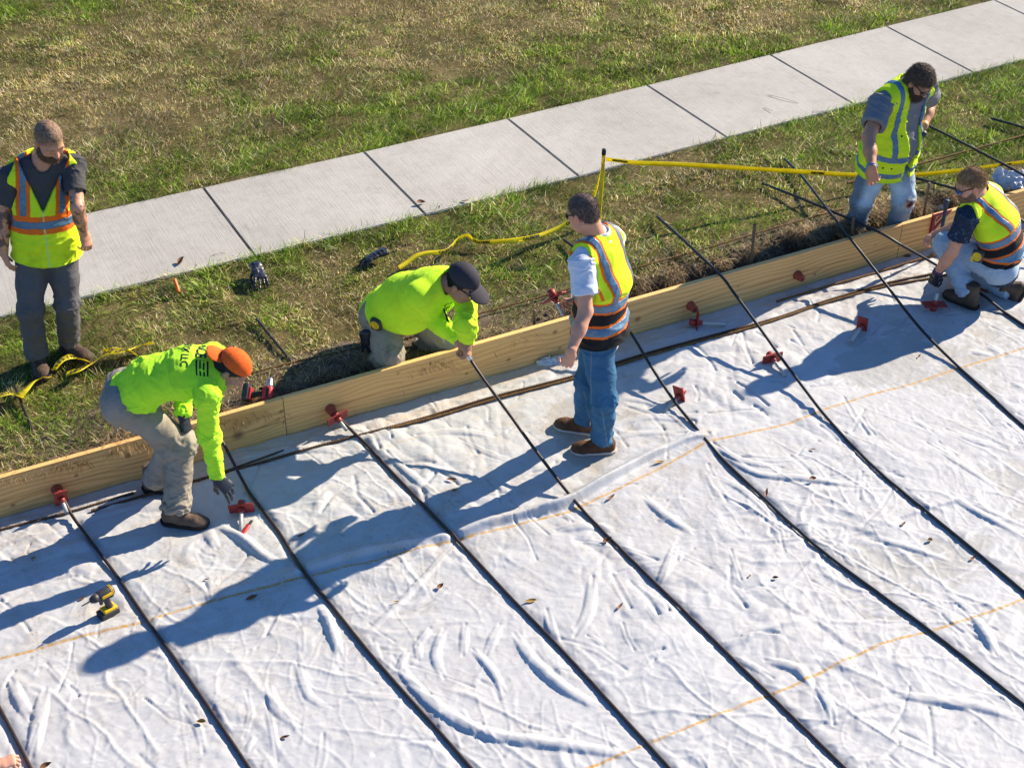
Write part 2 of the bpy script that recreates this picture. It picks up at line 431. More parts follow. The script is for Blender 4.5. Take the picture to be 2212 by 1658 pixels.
# loose clods and stones in the dug strip
def lumps(n, rng, place, rad, name, mat):
    bm = bmesh.new(); bmesh.ops.create_icosphere(bm, subdivisions=1, radius=1.0)
    v0 = np.array([v.co[:] for v in bm.verts]); f0 = np.array([[v.index for v in f.verts] for f in bm.faces]); bm.free()
    c = place(n, rng); r = rad(n, rng)
    A = rng.normal(0, 1, (n, 3, 3)); Q = np.linalg.qr(A)[0]; S = rng.uniform(0.55, 1.2, (n, 1, 3))
    P = c[:, None] + r[:, None, None] * np.einsum('nij,nkj->nki', Q, v0[None] * S * (1 + 0.25 * rng.uniform(-1, 1, (n, len(v0), 1))))
    F = f0[None] + (np.arange(n) * len(v0))[:, None, None]
    return link(name, npmesh(name, P.reshape(-1, 3), F.reshape(-1, 3)), mat, None, False)
def place_soil(n, rng):
    x = rng.choice(np.r_[rng.uniform(2.2, 8.5, n), rng.uniform(-2.5, 9, n // 3)], n); e = edge_y(x)
    y = np.clip(e - 0.02 + rng.normal(0, 0.075, n), 0.06, 0.6)
    return np.stack([x, y, soil_h(x, y) + 0.004], -1)
cl_ = lumps(5200, rng, place_soil, lambda n, r: 0.004 + 0.016 * r.uniform(0, 1, n) ** 3, "loose_soil", M_SOIL)
tag(cl_, "crumbled clods and stones in the dug strip behind the timber form", "soil", kind="stuff")
# ================================================================== the sheet
def uvs(pts, z=0.0): return np.array([unz(u, v, z)[:2] for u, v in pts])
S1 = np.array([(-6, -1.1), (-2.08, -1.18), (-1.27, -1.26), (-0.41, -1.31), (0.55, -1.44), (1.28, -1.50), (1.98, -1.39), (2.41, -1.31), (2.99, -1.36), (3.75, -1.36), (5.0, -1.39), (11, -1.42)])
S2 = np.array([(-6, -3.32), (0.42, -3.3), (1.0, -3.29), (1.63, -3.29), (2.26, -3.27), (2.71, -3.31), (3.23, -3.34), (11, -3.4)])
S3 = np.array([(-6, -0.42), (-0.3, -0.42), (0.11, -0.40), (0.89, -0.38), (2.05, -0.41), (3.0, -0.52), (4.19, -0.59), (5.0, -0.62), (11, -0.7)])
FOLDS = [  # (image trace, half width, height)
    ([(560, 1268), (640, 1240), (760, 1205), (870, 1180), (985, 1162), (1085, 1128), (1180, 1105), (1235, 1085), (1320, 1035), (1400, 990), (1480, 955), (1530, 945)], .038, .034),
    ([(990, 1168), (940, 1225), (880, 1290), (800, 1365), (770, 1395)], .018, .022),
    ([(690, 1305), (712, 1350), (735, 1420)], .030, .036),
    ([(470, 1138), (520, 1165), (570, 1205), (618, 1228)], .030, .045),
    ([(440, 1120), (455, 1165), (470, 1190)], .03, .03),
    ([(835, 980), (870, 1015), (920, 1058), (965, 1092)], .026, .030),
    ([(850, 1420), (890, 1480), (960, 1545), (1060, 1590), (1250, 1618), (1420, 1645)], .034, .038),
    ([(1110, 1370), (1150, 1430), (1225, 1495), (1300, 1532)], .032, .034),
    ([(1560, 985), (1640, 1030), (1740, 1040), (1870, 1055)], .026, .034),
    ([(1540, 962), (1600, 1000), (1690, 1015)], .022, .025),
    ([(1390, 1075), (1440, 1120), (1500, 1155)], .03, .03), ([(1460, 1180), (1440, 1230), (1420, 1270)], .025, .03),
    ([(1540, 1030), (1600, 1060), (1680, 1130)], .025, .022), ([(1200, 1150), (1290, 1140), (1330, 1150)], .03, .03),
    ([(1240, 1170), (1330, 1185), (1420, 1215)], .022, .02), ([(1420, 1130), (1470, 1120)], .02, .022),
    ([(1700, 1585), (1790, 1550), (1880, 1525), (1950, 1512)], .03, .03), ([(1920, 1500), (2000, 1515), (2110, 1530), (2212, 1560)], .03, .032),
    ([(2100, 1330), (2130, 1380), (2150, 1420)], .03, .04), ([(1650, 1430), (1720, 1450), (1760, 1490)], .03, .034),
    ([(1760, 1480), (1790, 1530), (1800, 1570)], .024, .03), ([(1560, 1415), (1620, 1440), (1670, 1470)], .02, .02),
    ([(1870, 1160), (1960, 1185), (2060, 1215)], .022, .022), ([(2060, 1080), (2130, 1120), (2212, 1160)], .025, .025),
    ([(2000, 960), (2080, 1010), (2160, 1060)], .02, .018), ([(1430, 1430), (1520, 1400), (1600, 1380)], .018, .018),
    ([(100, 1490), (85, 1560), (70, 1640)], .035, .032), ([(25, 1470), (45, 1520), (70, 1560)], .03, .03),
    ([(400, 1530), (430, 1580), (440, 1630)], .02, .018), ([(460, 1530), (480, 1570), (500, 1590)], .03, .028),
    ([(580, 1480), (600, 1540), (650, 1570)], .028, .025), ([(640, 1430), (670, 1510), (720, 1530)], .022, .02),
    ([(0, 1245), (90, 1205), (190, 1180), (330, 1165)], .05, .035), ([(120, 1235), (170, 1225), (210, 1240)], .05, .03),
    ([(300, 1105), (380, 1095), (450, 1110)], .04, .03), ([(30, 1180), (160, 1140)], .03, .02),
    ([(240, 1335), (300, 1330), (400, 1300), (560, 1265)], .03, .022), ([(1290, 930), (1400, 905), (1500, 915)], .03, .02),
    ([(1330, 860), (1420, 880), (1500, 940)], .025, .022), ([(1300, 960), (1380, 940), (1480, 940)], .022, .02),
    ([(990, 950), (1060, 985), (1140, 1010)], .02, .016), ([(900, 945), (980, 935), (1070, 945)], .03, .022),
    ([(450, 1005), (560, 985), (680, 975), (760, 985)], .035, .03), ([(780, 960), (830, 945), (880, 930)], .04, .03),
    ([(1600, 705), (1700, 670), (1800, 640), (1960, 595)], .030, .028), ([(1440, 730), (1530, 705), (1600, 680)], .03, .02),
    ([(1020, 1405), (1060, 1450), (1090, 1500)], .022, .028), ([(960, 1360), (940, 1420), (960, 1470)], .025, .025),
    ([(900, 1380), (905, 1430)], .02, .02), ([(1080, 1350), (1050, 1420)], .025, .02), ([(1005, 1350), (1000, 1420)], .022, .022), ([(930, 1360), (900, 1400)], .02, .02),
    ([(880, 1410), (860, 1450)], .02, .022), ([(1180, 1320), (1200, 1390), (1230, 1420)], .025, .022), ([(1280, 1250), (1270, 1330), (1240, 1380)], .03, .028),
]
BARS_XY = []       # filled below; the sheet is pressed flat under them
def bar_line(pts): BARS_XY.append(np.array(pts, float))
bar_line([(-2.30, -0.6), (-2.16, -1.5), (-2.05, -2.4), (-1.9, -3.6)])
bar_line([(-1.43, -0.25), (-1.34, -0.82), (-1.28, -1.28), (-1.21, -1.75), (-1.11, -2.53), (-0.98, -3.6)])
bar_line([(-0.41, -0.45), (-0.37, -0.88), (-0.36, -1.25), (-0.32, -1.59), (-0.25, -2.16), (-0.11, -3.04), (.05, -4.1)])
bar_line([(0.42, -0.3), (0.45, -0.57), (0.49, -0.91), (0.55, -1.39), (0.62, -2.01), (0.69, -2.57), (0.78, -3.49), (.88, -4.6)])
bar_line([(1.36, -1.6), (1.38, -1.88), (1.44, -2.52), (1.57, -3.89), (1.68, -5.0)])
bar_line([(2.40, -1.45), (2.40, -1.61), (2.43, -2.38), (2.52, -2.95), (2.59, -3.35), (2.75, -4.6)])
bar_line([(3.23, -1.7), (3.21, -2.09), (3.25, -2.83), (3.27, -3.3), (3.32, -4.6)])
bar_line([(4.43, -1.4), (4.40, -1.73), (4.36, -2.1), (4.30, -3.4)])
bar_line([(5.2, -0.97), (5.22, -1.6), (5.26, -2.8)])
FLAT = [(-0.82, -0.56, .20), (-0.92, -0.10, .16), (1.68, -1.00, .22), (1.77, -0.67, .22), (5.08, -0.66, .24), (5.46, -0.80, .2), (-1.47, -1.06, .10)]

def seg_dist(X, Y, poly):
    """distance to a polyline and position along it (0..1)"""
    best = np.full(X.shape, 1e9, np.float32); tt = np.zeros(X.shape, np.float32)
    d = np.linalg.norm(np.diff(poly, axis=0), axis=1); cum = np.r_[0, np.cumsum(d)]
    for i in range(len(poly) - 1):
        a, b = poly[i], poly[i + 1]; ab = b - a; L2 = ab @ ab + 1e-12
        t = np.clip(((X - a[0]) * ab[0] + (Y - a[1]) * ab[1]) / L2, 0, 1)
        dd = np.hypot(X - a[0] - t * ab[0], Y - a[1] - t * ab[1])
        m = dd < best; best = np.where(m, dd, best); tt = np.where(m, (cum[i] + t * d[i]) / cum[-1], tt)
    return best, tt
SX0, SX1, SY0, SY1, SS = -3.7, 9.0, -5.2, -0.004, 0.0078
sxs = np.arange(SX0, SX1, SS); sys_ = np.arange(SY0, SY1, SS); sys_ = np.r_[sys_, SY1]
GX, GY = np.meshgrid(sxs, sys_); GX = GX.astype(np.float32); GY = GY.astype(np.float32)
def sheet_field():
    shp = GX.shape; P = np.stack([GX.ravel(), GY.ravel()], -1)
    h = 0.010 * (1 + fbm(P * 1.1, 101, 3).reshape(shp))
    def stamp(poly, w, amp):
        lo = poly.min(0) - 4 * w; hi = poly.max(0) + 4 * w
        i0, i1 = np.searchsorted(sys_, [lo[1], hi[1]]); j0, j1 = np.searchsorted(sxs, [lo[0], hi[0]])
        if i1 <= i0 or j1 <= j0: return
        X, Y = GX[i0:i1, j0:j1], GY[i0:i1, j0:j1]
        d, t = seg_dist(X, Y, poly)
        env = np.sin(np.pi * np.clip(t, 0.02, 0.98)) ** 0.6
        ww = w * (0.45 + 0.55 * env)
        h[i0:i1, j0:j1] = h[i0:i1, j0:j1] * (1 - .5 * np.exp(-(d / ww) ** 2)) + amp * env * np.clip(1 - np.abs(d / (1.75 * ww)) ** 1.6, 0, 1)
    r = np.random.default_rng(5)
    # warped crease network, stronger in some areas than others
    Q = P + 0.10 * np.stack([fbm(P * 2.3, 111, 3), fbm(P * 2.3, 115, 3)], -1)
    mask = np.clip(0.55 + 0.9 * fbm(P * 0.8, 121, 3), 0.10, 1.15) * (0.65 + 0.35 * smooth(-1.0, -1.8, P[:, 1]))
    def ridges(A, B, s, seed):
        u = Q[:, 0] * A[0] + Q[:, 1] * A[1]; w_ = Q[:, 0] * B[0] + Q[:, 1] * B[1]
        n = noise(np.stack([u * s, w_ * s * 0.30], -1), seed)
        return np.maximum(0, 1 - np.abs(n) * 7.5) ** 1.1
    e1 = (ridges((.94, .34), (-.34, .94), 5.0, 131) * 0.010 + ridges((.5, .87), (-.87, .5), 4.2, 133) * 0.009
          + ridges((-.2, .98), (.98, .2), 5.2, 139) * 0.007 + ridges((.98, -.2), (.2, .98), 11, 135) * 0.0045 + ridges((.3, .95), (-.95, .3), 10, 137) * 0.0045 + ridges((.8, .6), (-.6, .8), 17, 145) * 0.0032 + ridges((-.5, .87), (.87, .5), 19, 147) * 0.003)
    W1 = P + 0.14 * np.stack([fbm(P * 1.7, 201, 3), fbm(P * 1.7, 205, 3)], -1); c1, s1 = .94, .34
    def billow(a, sx, sy, seed): return np.abs(noise(np.stack([(W1[:, 0] * math.cos(a) + W1[:, 1] * math.sin(a)) * sx, (-W1[:, 0] * math.sin(a) + W1[:, 1] * math.cos(a)) * sy], -1), seed))
    m2 = np.clip(.5 + 1.0 * fbm(P * 1.0, 209, 3), .12, 1.1)
    e2 = billow(.35, 6.5, 2.0, 211) * .016 + billow(1.1, 6, 2.2, 212) * .012 + billow(-.4, 13, 5, 213) * .0065 + billow(1.9, 14, 5, 214) * .006 + billow(.9, 27, 12, 215) * .0028
    h += (e1 * mask).reshape(shp) * .80 + (e2 * m2).reshape(shp) * .75
    h += (0.0022 * fbm(P * 26, 141, 3)).reshape(shp)
    # short tubular puckers
    for k in range(430):
        c = np.array([r.uniform(-3, 8), -5.2 + 5.0 * r.uniform(0, 1) ** 0.8]); L = r.uniform(.08, .42)
        a = r.choice([1.75, 1.35, 0.2, 2.7, 0.75], p=[.38, .18, .16, .16, .12]) + r.normal(0, .25)
        d = np.array([math.cos(a), math.sin(a)]); n = np.array([-d[1], d[0]]); b = r.normal(0, .09)
        poly = np.array([c - d * L / 2 + n * b * L, c, c + d * L / 2 + n * b * L])
        stamp(poly, r.uniform(.010, .022), r.uniform(.006, .015) * (1.0 if c[1] < -1.2 else 0.6))
    for tr, w, a in FOLDS:
        stamp(resample(uvs(tr), 0.06), w * .74, a * .80)
    # the overlapped seams: a flap that ends in a crisp edge on its near side
    for tr, wid, amp in (([(470, 1292), (560, 1268), (640, 1244), (760, 1208), (870, 1182), (985, 1163)], .075, .034), ([(985, 1165), (1085, 1132), (1180, 1108), (1235, 1088), (1320, 1040), (1400, 994), (1480, 958), (1535, 945)], .095, .048),
                         ([(0, 1425), (150, 1380), (300, 1345), (330, 1338)], .05, .012), ([(1540, 945), (1700, 905), (1900, 842)], .05, .006), ([(1560, 1405), (1660, 1365), (1760, 1335)], .04, .014), ([(1850, 1155), (1990, 1105), (2120, 1070)], .05, .016)):
        poly = resample(uvs(tr), .06); lo = poly.min(0) - .15; hi = poly.max(0) + .15
        i0, i1 = np.searchsorted(sys_, [lo[1], hi[1]]); j0, j1 = np.searchsorted(sxs, [lo[0], hi[0]])
        X, Y = GX[i0:i1, j0:j1], GY[i0:i1, j0:j1]; d, t = seg_dist(X, Y, poly)
        sgn = np.sign(Y - np.interp(X, poly[:, 0], poly[:, 1])); env = np.sin(np.pi * np.clip(t, .01, .99)) ** .4 * (1 + .35 * noise(np.stack([X.ravel() * 5, Y.ravel() * 5], -1), 191).reshape(X.shape))
        h[i0:i1, j0:j1] += amp * env * np.where(sgn > 0, np.clip(1 - d / wid, 0, 1) ** 1.3, np.exp(-(d / .020) ** 2))
    for k, yy in enumerate((-.95, -1.85, -2.35, -2.85, -3.75)):   # packing creases
        yl = yy + .03 * np.sin(GX * .4 + k) + .04 * GX * .1; q_ = np.abs(GY - yl); h += .0035 * np.clip(1 - q_ / .012, 0, 1) * (0.5 + .5 * np.sin(GX * (1.1 + .2 * k) + k * 2) > .3)
    # rucked strip by the form
    st = smooth(-0.36, -0.24, GY) * smooth(-0.05, -0.16, GY)
    h += st * 0.016 * np.abs(fbm(np.stack([GX.ravel() * 5, GY.ravel() * 16], -1), 151, 3)).reshape(shp)
    for b in BARS_XY:
        lo = b.min(0) - .12; hi = b.max(0) + .12
        i0, i1 = np.searchsorted(sys_, [lo[1], hi[1]]); j0, j1 = np.searchsorted(sxs, [lo[0], hi[0]])
        if i1 <= i0 or j1 <= j0: continue
        d, t = seg_dist(GX[i0:i1, j0:j1], GY[i0:i1, j0:j1], b)
        s_ = h[i0:i1, j0:j1]; k = np.exp(-(d / .030) ** 2)
        h[i0:i1, j0:j1] = s_ * (1 - .8 * k) + .006 * k
    for x, y, rr in FLAT:
        k = np.exp(-(((GX - x) ** 2 + (GY - y) ** 2) / (rr * .8) ** 2) ** 2); h[:] = h * (1 - k) + 0.004 * k
    h[:] = np.maximum(h, 0.001)
    return h
SH = sheet_field()
def sheet_z(x, y):
    i = int(np.clip(np.searchsorted(sys_, y), 0, len(sys_) - 1)); j = int(np.clip(round((x - SX0) / SS), 0, len(sxs) - 1))
    return float(SH[i, j])
def sheet_top(x, y, r=0.03):
    i = int(np.clip((y - SY0) / SS, 0, len(sys_) - 1)); j = int(np.clip((x - SX0) / SS, 0, len(sxs) - 1)); k = max(1, int(r / SS))
    return float(SH[max(0, i - k):i + k + 1, max(0, j - k):j + k + 1].max())
def make_sheet():
    P = np.stack([GX, GY, SH], -1).reshape(-1, 3); nx, ny = len(sxs), len(sys_)
    # the strip along the form is lifted a little against it
    i = (np.arange(ny - 1)[:, None] * nx + np.arange(nx - 1)[None]).ravel()
    f = np.stack([i, i + 1, i + nx + 1, i + nx], -1)
    x, y = P[:, 0], P[:, 1]
    d = np.full(len(P), 9.0)
    for S, amp in ((S1, 1), (S2, 1)):
        dd = y - np.interp(x, S[:, 0], S[:, 1]) - 0.012 * noise(np.stack([x * 3, x * 0], -1), 161)
        d = np.where(np.abs(dd) < np.abs(d), dd, d)
    d3 = y - np.interp(x, S3[:, 0], S3[:, 1]) - 0.03 * noise(np.stack([x * 1.4, x * 0], -1), 163)
    xy = np.stack([x, y], -1)
    flat = np.clip(1 - (P[:, 2] - 0.006) / 0.012, 0, 1)
    damp = np.clip(0.5 + 1.3 * fbm(xy * 0.9, 171, 4), 0, 1) * flat
    dirt = np.clip(0.35 + 1.25 * fbm(xy * 1.0, 175, 3), 0, 1) * (0.45 + 0.55 * smooth(-2.2, -0.6, y))
    for cx, cy, r, a in ((-0.6, -1.0, .6, .6), (1.2, -1.0, .7, .5), (4.7, -1.0, .6, .7), (-1.2, -0.9, .6, .6), (0.6, -1.2, .5, .6), (5.35, -1.75, .22, .9), (.1, -1.2, .6, .5), (1.2, -2.1, .35, .3)):
        dirt = dirt + a * np.exp(-((x - cx) ** 2 + (y - cy) ** 2) / r ** 2)
    saw = smooth(-0.34, -0.12, y) * np.clip(0.5 + 1.0 * fbm(xy * np.array([1.2, 4]), 181, 3), 0, 1)
    col = np.stack([np.clip(.5 + 5 * d, 0, 1), np.clip(.5 + 5 * d3, 0, 1), np.clip(dirt, 0, 1)], -1)
    me = npmesh("ground_sheet", P, f, col)
    at = me.color_attributes.new("Aux", 'FLOAT_COLOR', 'POINT')
    at.data.foreach_set("color", np.ascontiguousarray(np.stack([damp, saw, damp * 0, damp * 0 + 1], -1), np.float32).ravel())
    t = NT("woven_plastic_sheet"); v = t.coord()
    sp = t.n("ShaderNodeSeparateColor"); t.l(t.attr("Col"), sp.inputs[0]); ax = t.n("ShaderNodeSeparateColor"); t.l(t.attr("Aux"), ax.inputs[0])
    c = t.mix(t.noise(v, 3, 5, 0.6), (0.455, 0.452, 0.447), (0.515, 0.513, 0.509))
    c = t.mix(t.math('MULTIPLY', t.ramp(ax.outputs[0], [(0.42, 0.0), (0.52, 0.75), (1.0, 1.0)]), 0.85), c, (0.37, 0.36, 0.33))
    # brown dust, scuffs and crumbs
    big = t.noise(v, 5.5, 8, 0.72); sm = t.noise(v, 70, 4, 0.65); tiny = t.noise(v, 190, 2, 0.5); pt = t.noise(t.coord((1, 1, 1), (0, 0, .5)), 30, 4, 0.7, 1.5)
    dm = t.math('MULTIPLY', t.ramp(big, [(0.44, 0.0), (0.66, 1.0)]), sp.outputs[2])
    c = t.mix(t.math('MULTIPLY', dm, 0.5), c, (0.36, 0.28, 0.19))
    cr = t.math('MULTIPLY', t.ramp(sm, [(0.60, 0.0), (0.65, 1.0)]), t.math('ADD', t.math('MULTIPLY', sp.outputs[2], 0.9), 0.0))
    cr = t.math('MULTIPLY', cr, t.ramp(big, [(0.42, 0.05), (0.6, 1.0)]))
    c = t.mix(t.math('MULTIPLY', cr, 0.85), c, (0.10, 0.065, 0.035))
    c = t.mix(t.math('MULTIPLY', t.ramp(pt, [(0.69, 0.0), (0.73, 0.8)]), sp.outputs[2]), c, (0.13, 0.085, 0.05))
    # saw dust along the form
    sw = t.math('MULTIPLY', t.ramp(t.noise(v, 120, 3, 0.6), [(0.5, 0.0), (0.6, 1.0)]), t.ramp(ax.outputs[1], [(0.42, 0.0), (0.8, 0.9)]))
    c = t.mix(sw, c, (0.50, 0.28, 0.10))
    # stitched seams
    def band(x, half, soft):
        q = t.math('ABSOLUTE', t.math('SUBTRACT', x, 0.5)); return t.ramp(t.math('MULTIPLY', q, 10.0), [(half * 50, 1.0), (half * 50 + soft * 50, 0.0)])
    thr = t.ramp(t.noise(t.coord((45, 30, 1)), 1.0, 3, 0.7), [(0.38, 0.12), (0.55, 1.0)])
    c = t.mix(t.math('MULTIPLY', band(sp.outputs[0], 0.0055, 0.0055), thr), c, (0.50, 0.27, 0.05))
    c = t.mix(t.math('MULTIPLY', t.math('MULTIPLY', band(sp.outputs[0], 0.008, 0.02), 0.22), t.noise(v, 20, 3)), c, (0.50, 0.33, 0.14))
    c = t.mix(t.math('MULTIPLY', t.math('MULTIPLY', band(sp.outputs[1], 0.001, 0.003), t.ramp(t.noise(t.coord((2.0, .2, 1)), 1.2, 2), [(0.48, 0.0), (0.6, 0.8)])), 0.8), c, (0.60, 0.34, 0.08))
    rg = t.n('ShaderNodeTexNoise'); rg.noise_type = 'RIDGED_MULTIFRACTAL'; rg.inputs['Scale'].default_value = 9; rg.inputs['Detail'].default_value = 3; rg.inputs['Distortion'].default_value = .8; t.l(t.coord((1, 1.7, 1)), rg.inputs['Vector'])
    t.bump(t.math('ADD', t.math('MULTIPLY', rg.outputs['Fac'], 1.1), t.math('MULTIPLY', t.noise(v, 45, 6, 0.65), .4)), 0.0028, 0.8)
    t.b.inputs["Sheen Weight"].default_value = 0.0
    m = t.out(c, 0.62, 0.32)
    o = link("ground_sheet", me, m)
    tag(o, "white wrinkled woven plastic ground sheet with orange stitched seams below the timber form", "ground sheet")
make_sheet()

# ================================================================== timber form boards
def board(x0, x1, label, knots, seed, top_tone=1.0):
    """one plank of the form, standing on edge, with its grain as colours"""
    y0, y1, z0, z1 = 0.0, 0.038, 0.002, 0.314
    cz = (z1 + 0.0)
    st = 0.0075
    xs = np.linspace(x0, x1, int((x1 - x0) / st)); zs = np.linspace(z0, z1, 46)
    r = np.random.default_rng(seed)
    def grain(X, Z, Yo):
        P = np.stack([X.ravel(), Z.ravel()], -1)
        fld = Z.ravel() * 1.0 + 0.10 * fbm(np.stack([X.ravel() * .55 + seed, Z.ravel() * 2.2], -1), seed, 3) + 0.020 * noise(np.stack([X.ravel() * 3 + seed, Z.ravel() * 9], -1), seed + 3) + Yo
        kn = np.zeros(len(P))
        for kx, kz, kr in knots:
            dx = (P[:, 0] - kx); dz = P[:, 1] - kz
            fld = fld + min(.05, 1.8 * kr) * np.exp(-((dx / (kr * 9)) ** 2 + (dz / (kr * 3.2)) ** 2))
            kn = np.maximum(kn, np.exp(-((dx / (kr * 1.2)) ** 2 + (dz / kr) ** 2) ** 1.5))
        ring = 0.5 + 0.5 * np.sin(fld * 2 * np.pi * 27); ring = ring ** 1.8
        fine = fbm(np.stack([X.ravel() * 2.5, Z.ravel() * 90], -1), seed + 7, 2)
        tone = fbm(np.stack([X.ravel() * .5, Z.ravel() * 3], -1), seed + 9, 3)
        lo = np.array([0.92, 0.535, 0.195]); hi = np.array([0.60, 0.29, 0.085])
        k = np.clip(0.02 + 0.62 * ring + 0.22 * fine + 0.35 * tone, 0, 1)[:, None]
        c = lo * (1 - k) + hi * k
        kk = kn[:, None]
        c = c * (1 - kk * .75) + np.array([0.16, 0.07, 0.03]) * kk * .75
        # scuffs and dirt near the foot of the plank
        dirt = np.clip(fbm(np.stack([X.ravel() * 3, Z.ravel() * 8], -1), seed + 11, 4) * 1.6 - 0.15, 0, 1) * smooth(0.16, 0.0, Z.ravel())
        return c * (1 - .35 * dirt[:, None]) + np.array([.16, .13, .1]) * .35 * dirt[:, None]
    X, Z = np.meshgrid(xs, zs); nx, nz = len(xs), len(zs)
    Pf = np.stack([X, X * 0 + y0 + 0.0012 * np.sin(X * 1.3 + seed), Z], -1).reshape(-1, 3); Cf = grain(X, Z, 0)
    chalk = np.exp(-((Z.ravel() - 0.140 - 0.0015 * np.sin(X.ravel() * 2)) / 0.0042) ** 2) * (0.55 + 0.45 * noise(np.stack([X.ravel() * 7, X.ravel() * 0], -1), 5))
    Cf = Cf * (1 - .75 * np.clip(chalk, 0, 1)[:, None]) + np.array([0.22, 0.05, 0.03]) * .75 * np.clip(chalk, 0, 1)[:, None]
    i = (np.arange(nz - 1)[:, None] * nx + np.arange(nx - 1)[None]).ravel()
    F = [np.stack([i, i + 1, i + nx + 1, i + nx], -1)]
    ys = np.linspace(y0, y1, 6); X2, Y2 = np.meshgrid(xs, ys)
    edge = 0.0025 * smooth(0.006, 0, np.minimum(Y2 - y0, y1 - Y2))
    Pt = np.stack([X2, Y2, X2 * 0 + z1 - edge], -1).reshape(-1, 3); Pt[:nx] = Pf[(nz - 1) * nx:]
    Ct = grain(X2, Y2 * 3 + .31, .1) * 1.06 * top_tone; o = len(Pf)
    i2 = (np.arange(5)[:, None] * nx + np.arange(nx - 1)[None]).ravel() + o
    F.append(np.stack([i2, i2 + 1, i2 + nx + 1, i2 + nx], -1))
    Pb = np.array([(x0, y1, z1 - .0025), (x1, y1, z1 - .0025), (x1, y1, z0), (x0, y1, z0), (x0, y0, z1), (x1, y0, z1), (x1, y0, z0), (x0, y0, z0)]); o2 = o + len(Pt)
    F.append(np.array([(1, 0, 3, 2), (0, 4, 7, 3), (5, 1, 2, 6), (3, 7, 6, 2)]) + o2)
    C = np.r_[Cf, Ct, np.tile([.5, .31, .15], (8, 1))]
    me = npmesh("form_board", np.r_[Pf, Pt, Pb], F, C)
    ob = link("form_board", me, M_WOOD, None, False)
    tag(ob, label, "form board", "timber form boards along the sheet")
t = NT("sawn_pine"); v = t.coord(); c = t.attr()
f = t.noise(t.coord((3, 1, 60)), 14, 4, 0.6); c = t.mix(0.5, c, t.ramp(f, [(0.3, 0.80), (0.65, 1.0)]), 'MULTIPLY')
t.bump(f, 0.0015); M_WOOD = t.out(c, 0.75, 0.25)
board(-5.0, -0.002, "pine form board with two big knots, left of the joint beside the bent-over worker",
      [(-0.32, .13, .032), (-0.02, .22, .014), (-1.02, .215, .020), (-1.35, .175, .012), (-1.75, .09, .012), (-.62, .10, .009), (-2.4, .2, .02)], 3)
board(0.002, 4.983, "middle pine form board that the kneeling man leans over and bars rest on",
      [(1.62, .115, .013), (1.30, .10, .010), (1.98, .235, .016), (2.65, .145, .020), (2.02, .09, .010), (.8, .26, .008), (3.5, .18, .006), (4.2, .09, .010), (4.75, .2, .006)], 8)
board(4.987, 10.0, "pine form board behind the squatting worker, at the far end past the second joint",
      [(5.25, .12, .010), (5.9, .2, .02), (6.8, .1, .015)], 13)
# ================================================================== bars and fittings
M_BAR = plain("black_coated_steel", (0.013, 0.012, 0.013), 0.42, 0.5, 0.0, 0.5, 60, 0.0008)
M_BARBR = plain("bare_dark_steel", (0.045, 0.030, 0.026), 0.48, 0.5, 0.35, 0.4, 60, 0.0008)
M_RUST = plain("rusted_rebar", (0.085, 0.046, 0.022), 0.8, 0.3, 0.0, 0.5, 45, 0.001)
M_RUSTY = plain("rust_bloom", (0.155, 0.085, 0.032), 0.85, 0.2, 0.0, 0.5, 45, 0.001)
M_RED = plain("red_plastic", (0.30, 0.034, 0.026), 0.5, 0.4, 0.0, 0.22, 40)
M_CONE = plain("rust_red_plastic", (0.30, 0.062, 0.036), 0.6, 0.3, 0.0, 0.2, 40)
M_TUBE = plain("milky_plastic_tube", (0.45, 0.44, 0.40), 0.35, 0.5, 0.0, 0.08, 30)
M_BLACK = plain("black_rubber", (0.012, 0.012, 0.014), 0.6, 0.35, 0, 0.3, 50)
M_STEEL = plain("worn_steel", (0.42, 0.41, 0.40), 0.35, 0.5, 0.9, 0.15, 60)
M_WOODST = plain("weathered_stake", (0.14, 0.10, 0.068), 0.85, 0.2, 0, 0.35, 60, 0.002)
M_HOLE = plain("dark_bore", (0.02, 0.008, 0.006), 0.9, 0.1)

def bar(path, r, label, mat, name="steel_bar", cat="steel bar", group="smooth dark bars laid across the sheet", step=0.04, ribs=0.0):
    p = resample(path, step if not ribs else 0.006)
    rad = np.full(len(p), r)
    if ribs: rad = rad + ribs * (np.arange(len(p)) % 3 == 0)
    vs, q, tr = tube_np(p, rad, 10 if not ribs else 8)
    o = link(name, npmesh(name, vs, [q, tr]), mat)
    tag(o, label, cat, group); return o
BR = 0.0105
def onsheet(pts, lift=0.0):
    """a stiff bar lying over the wrinkles: it rides on the highest of them"""
    p = resample(np.array(pts), 0.05); h = np.array([sheet_top(x, y, 0.012) for x, y in p]); n = len(h)
    hm = np.array([h[max(0, i - 2):i + 3].max() for i in range(n)]); hs = np.array([hm[max(0, i - 8):i + 9].mean() * .8 for i in range(n)])
    return [(x, y, BR + lift + max(a, b)) for (x, y), a, b in zip(p, hs, h)]
bar(onsheet(BARS_XY[0]), BR, "dark bar gripped by the hand at the lower left corner", M_BARBR)
bar([(-1.50, 0.95, .285), (-1.50, .55, .265), (-1.49, .2, .20), (-1.48, 0, .135), (-1.46, -.12, .09), (-1.44, -.25, .045)] + onsheet(BARS_XY[1][1:]), BR,
    "dark bar through the leftmost red sleeve, passing beside the yellow impact driver", M_BARBR)
LH2 = unz(404, 905, 0); 
bar([(-0.455, -0.02, .21), (-0.44, -.12, .16), (-0.425, -0.25, .09)] + onsheet(BARS_XY[2]), BR, "dark bar held by the bent-over worker in the orange cap", M_BARBR)
bar([(0.17, 1.02, .28), (0.22, .45, .25), (0.27, .1, .17), (0.31, 0, .135), (.345, -.1, .095), (.39, -.22, .05)] + onsheet(BARS_XY[3]), BR,
    "dark bar through the red sleeve between the bent-over and the kneeling worker", M_BARBR)
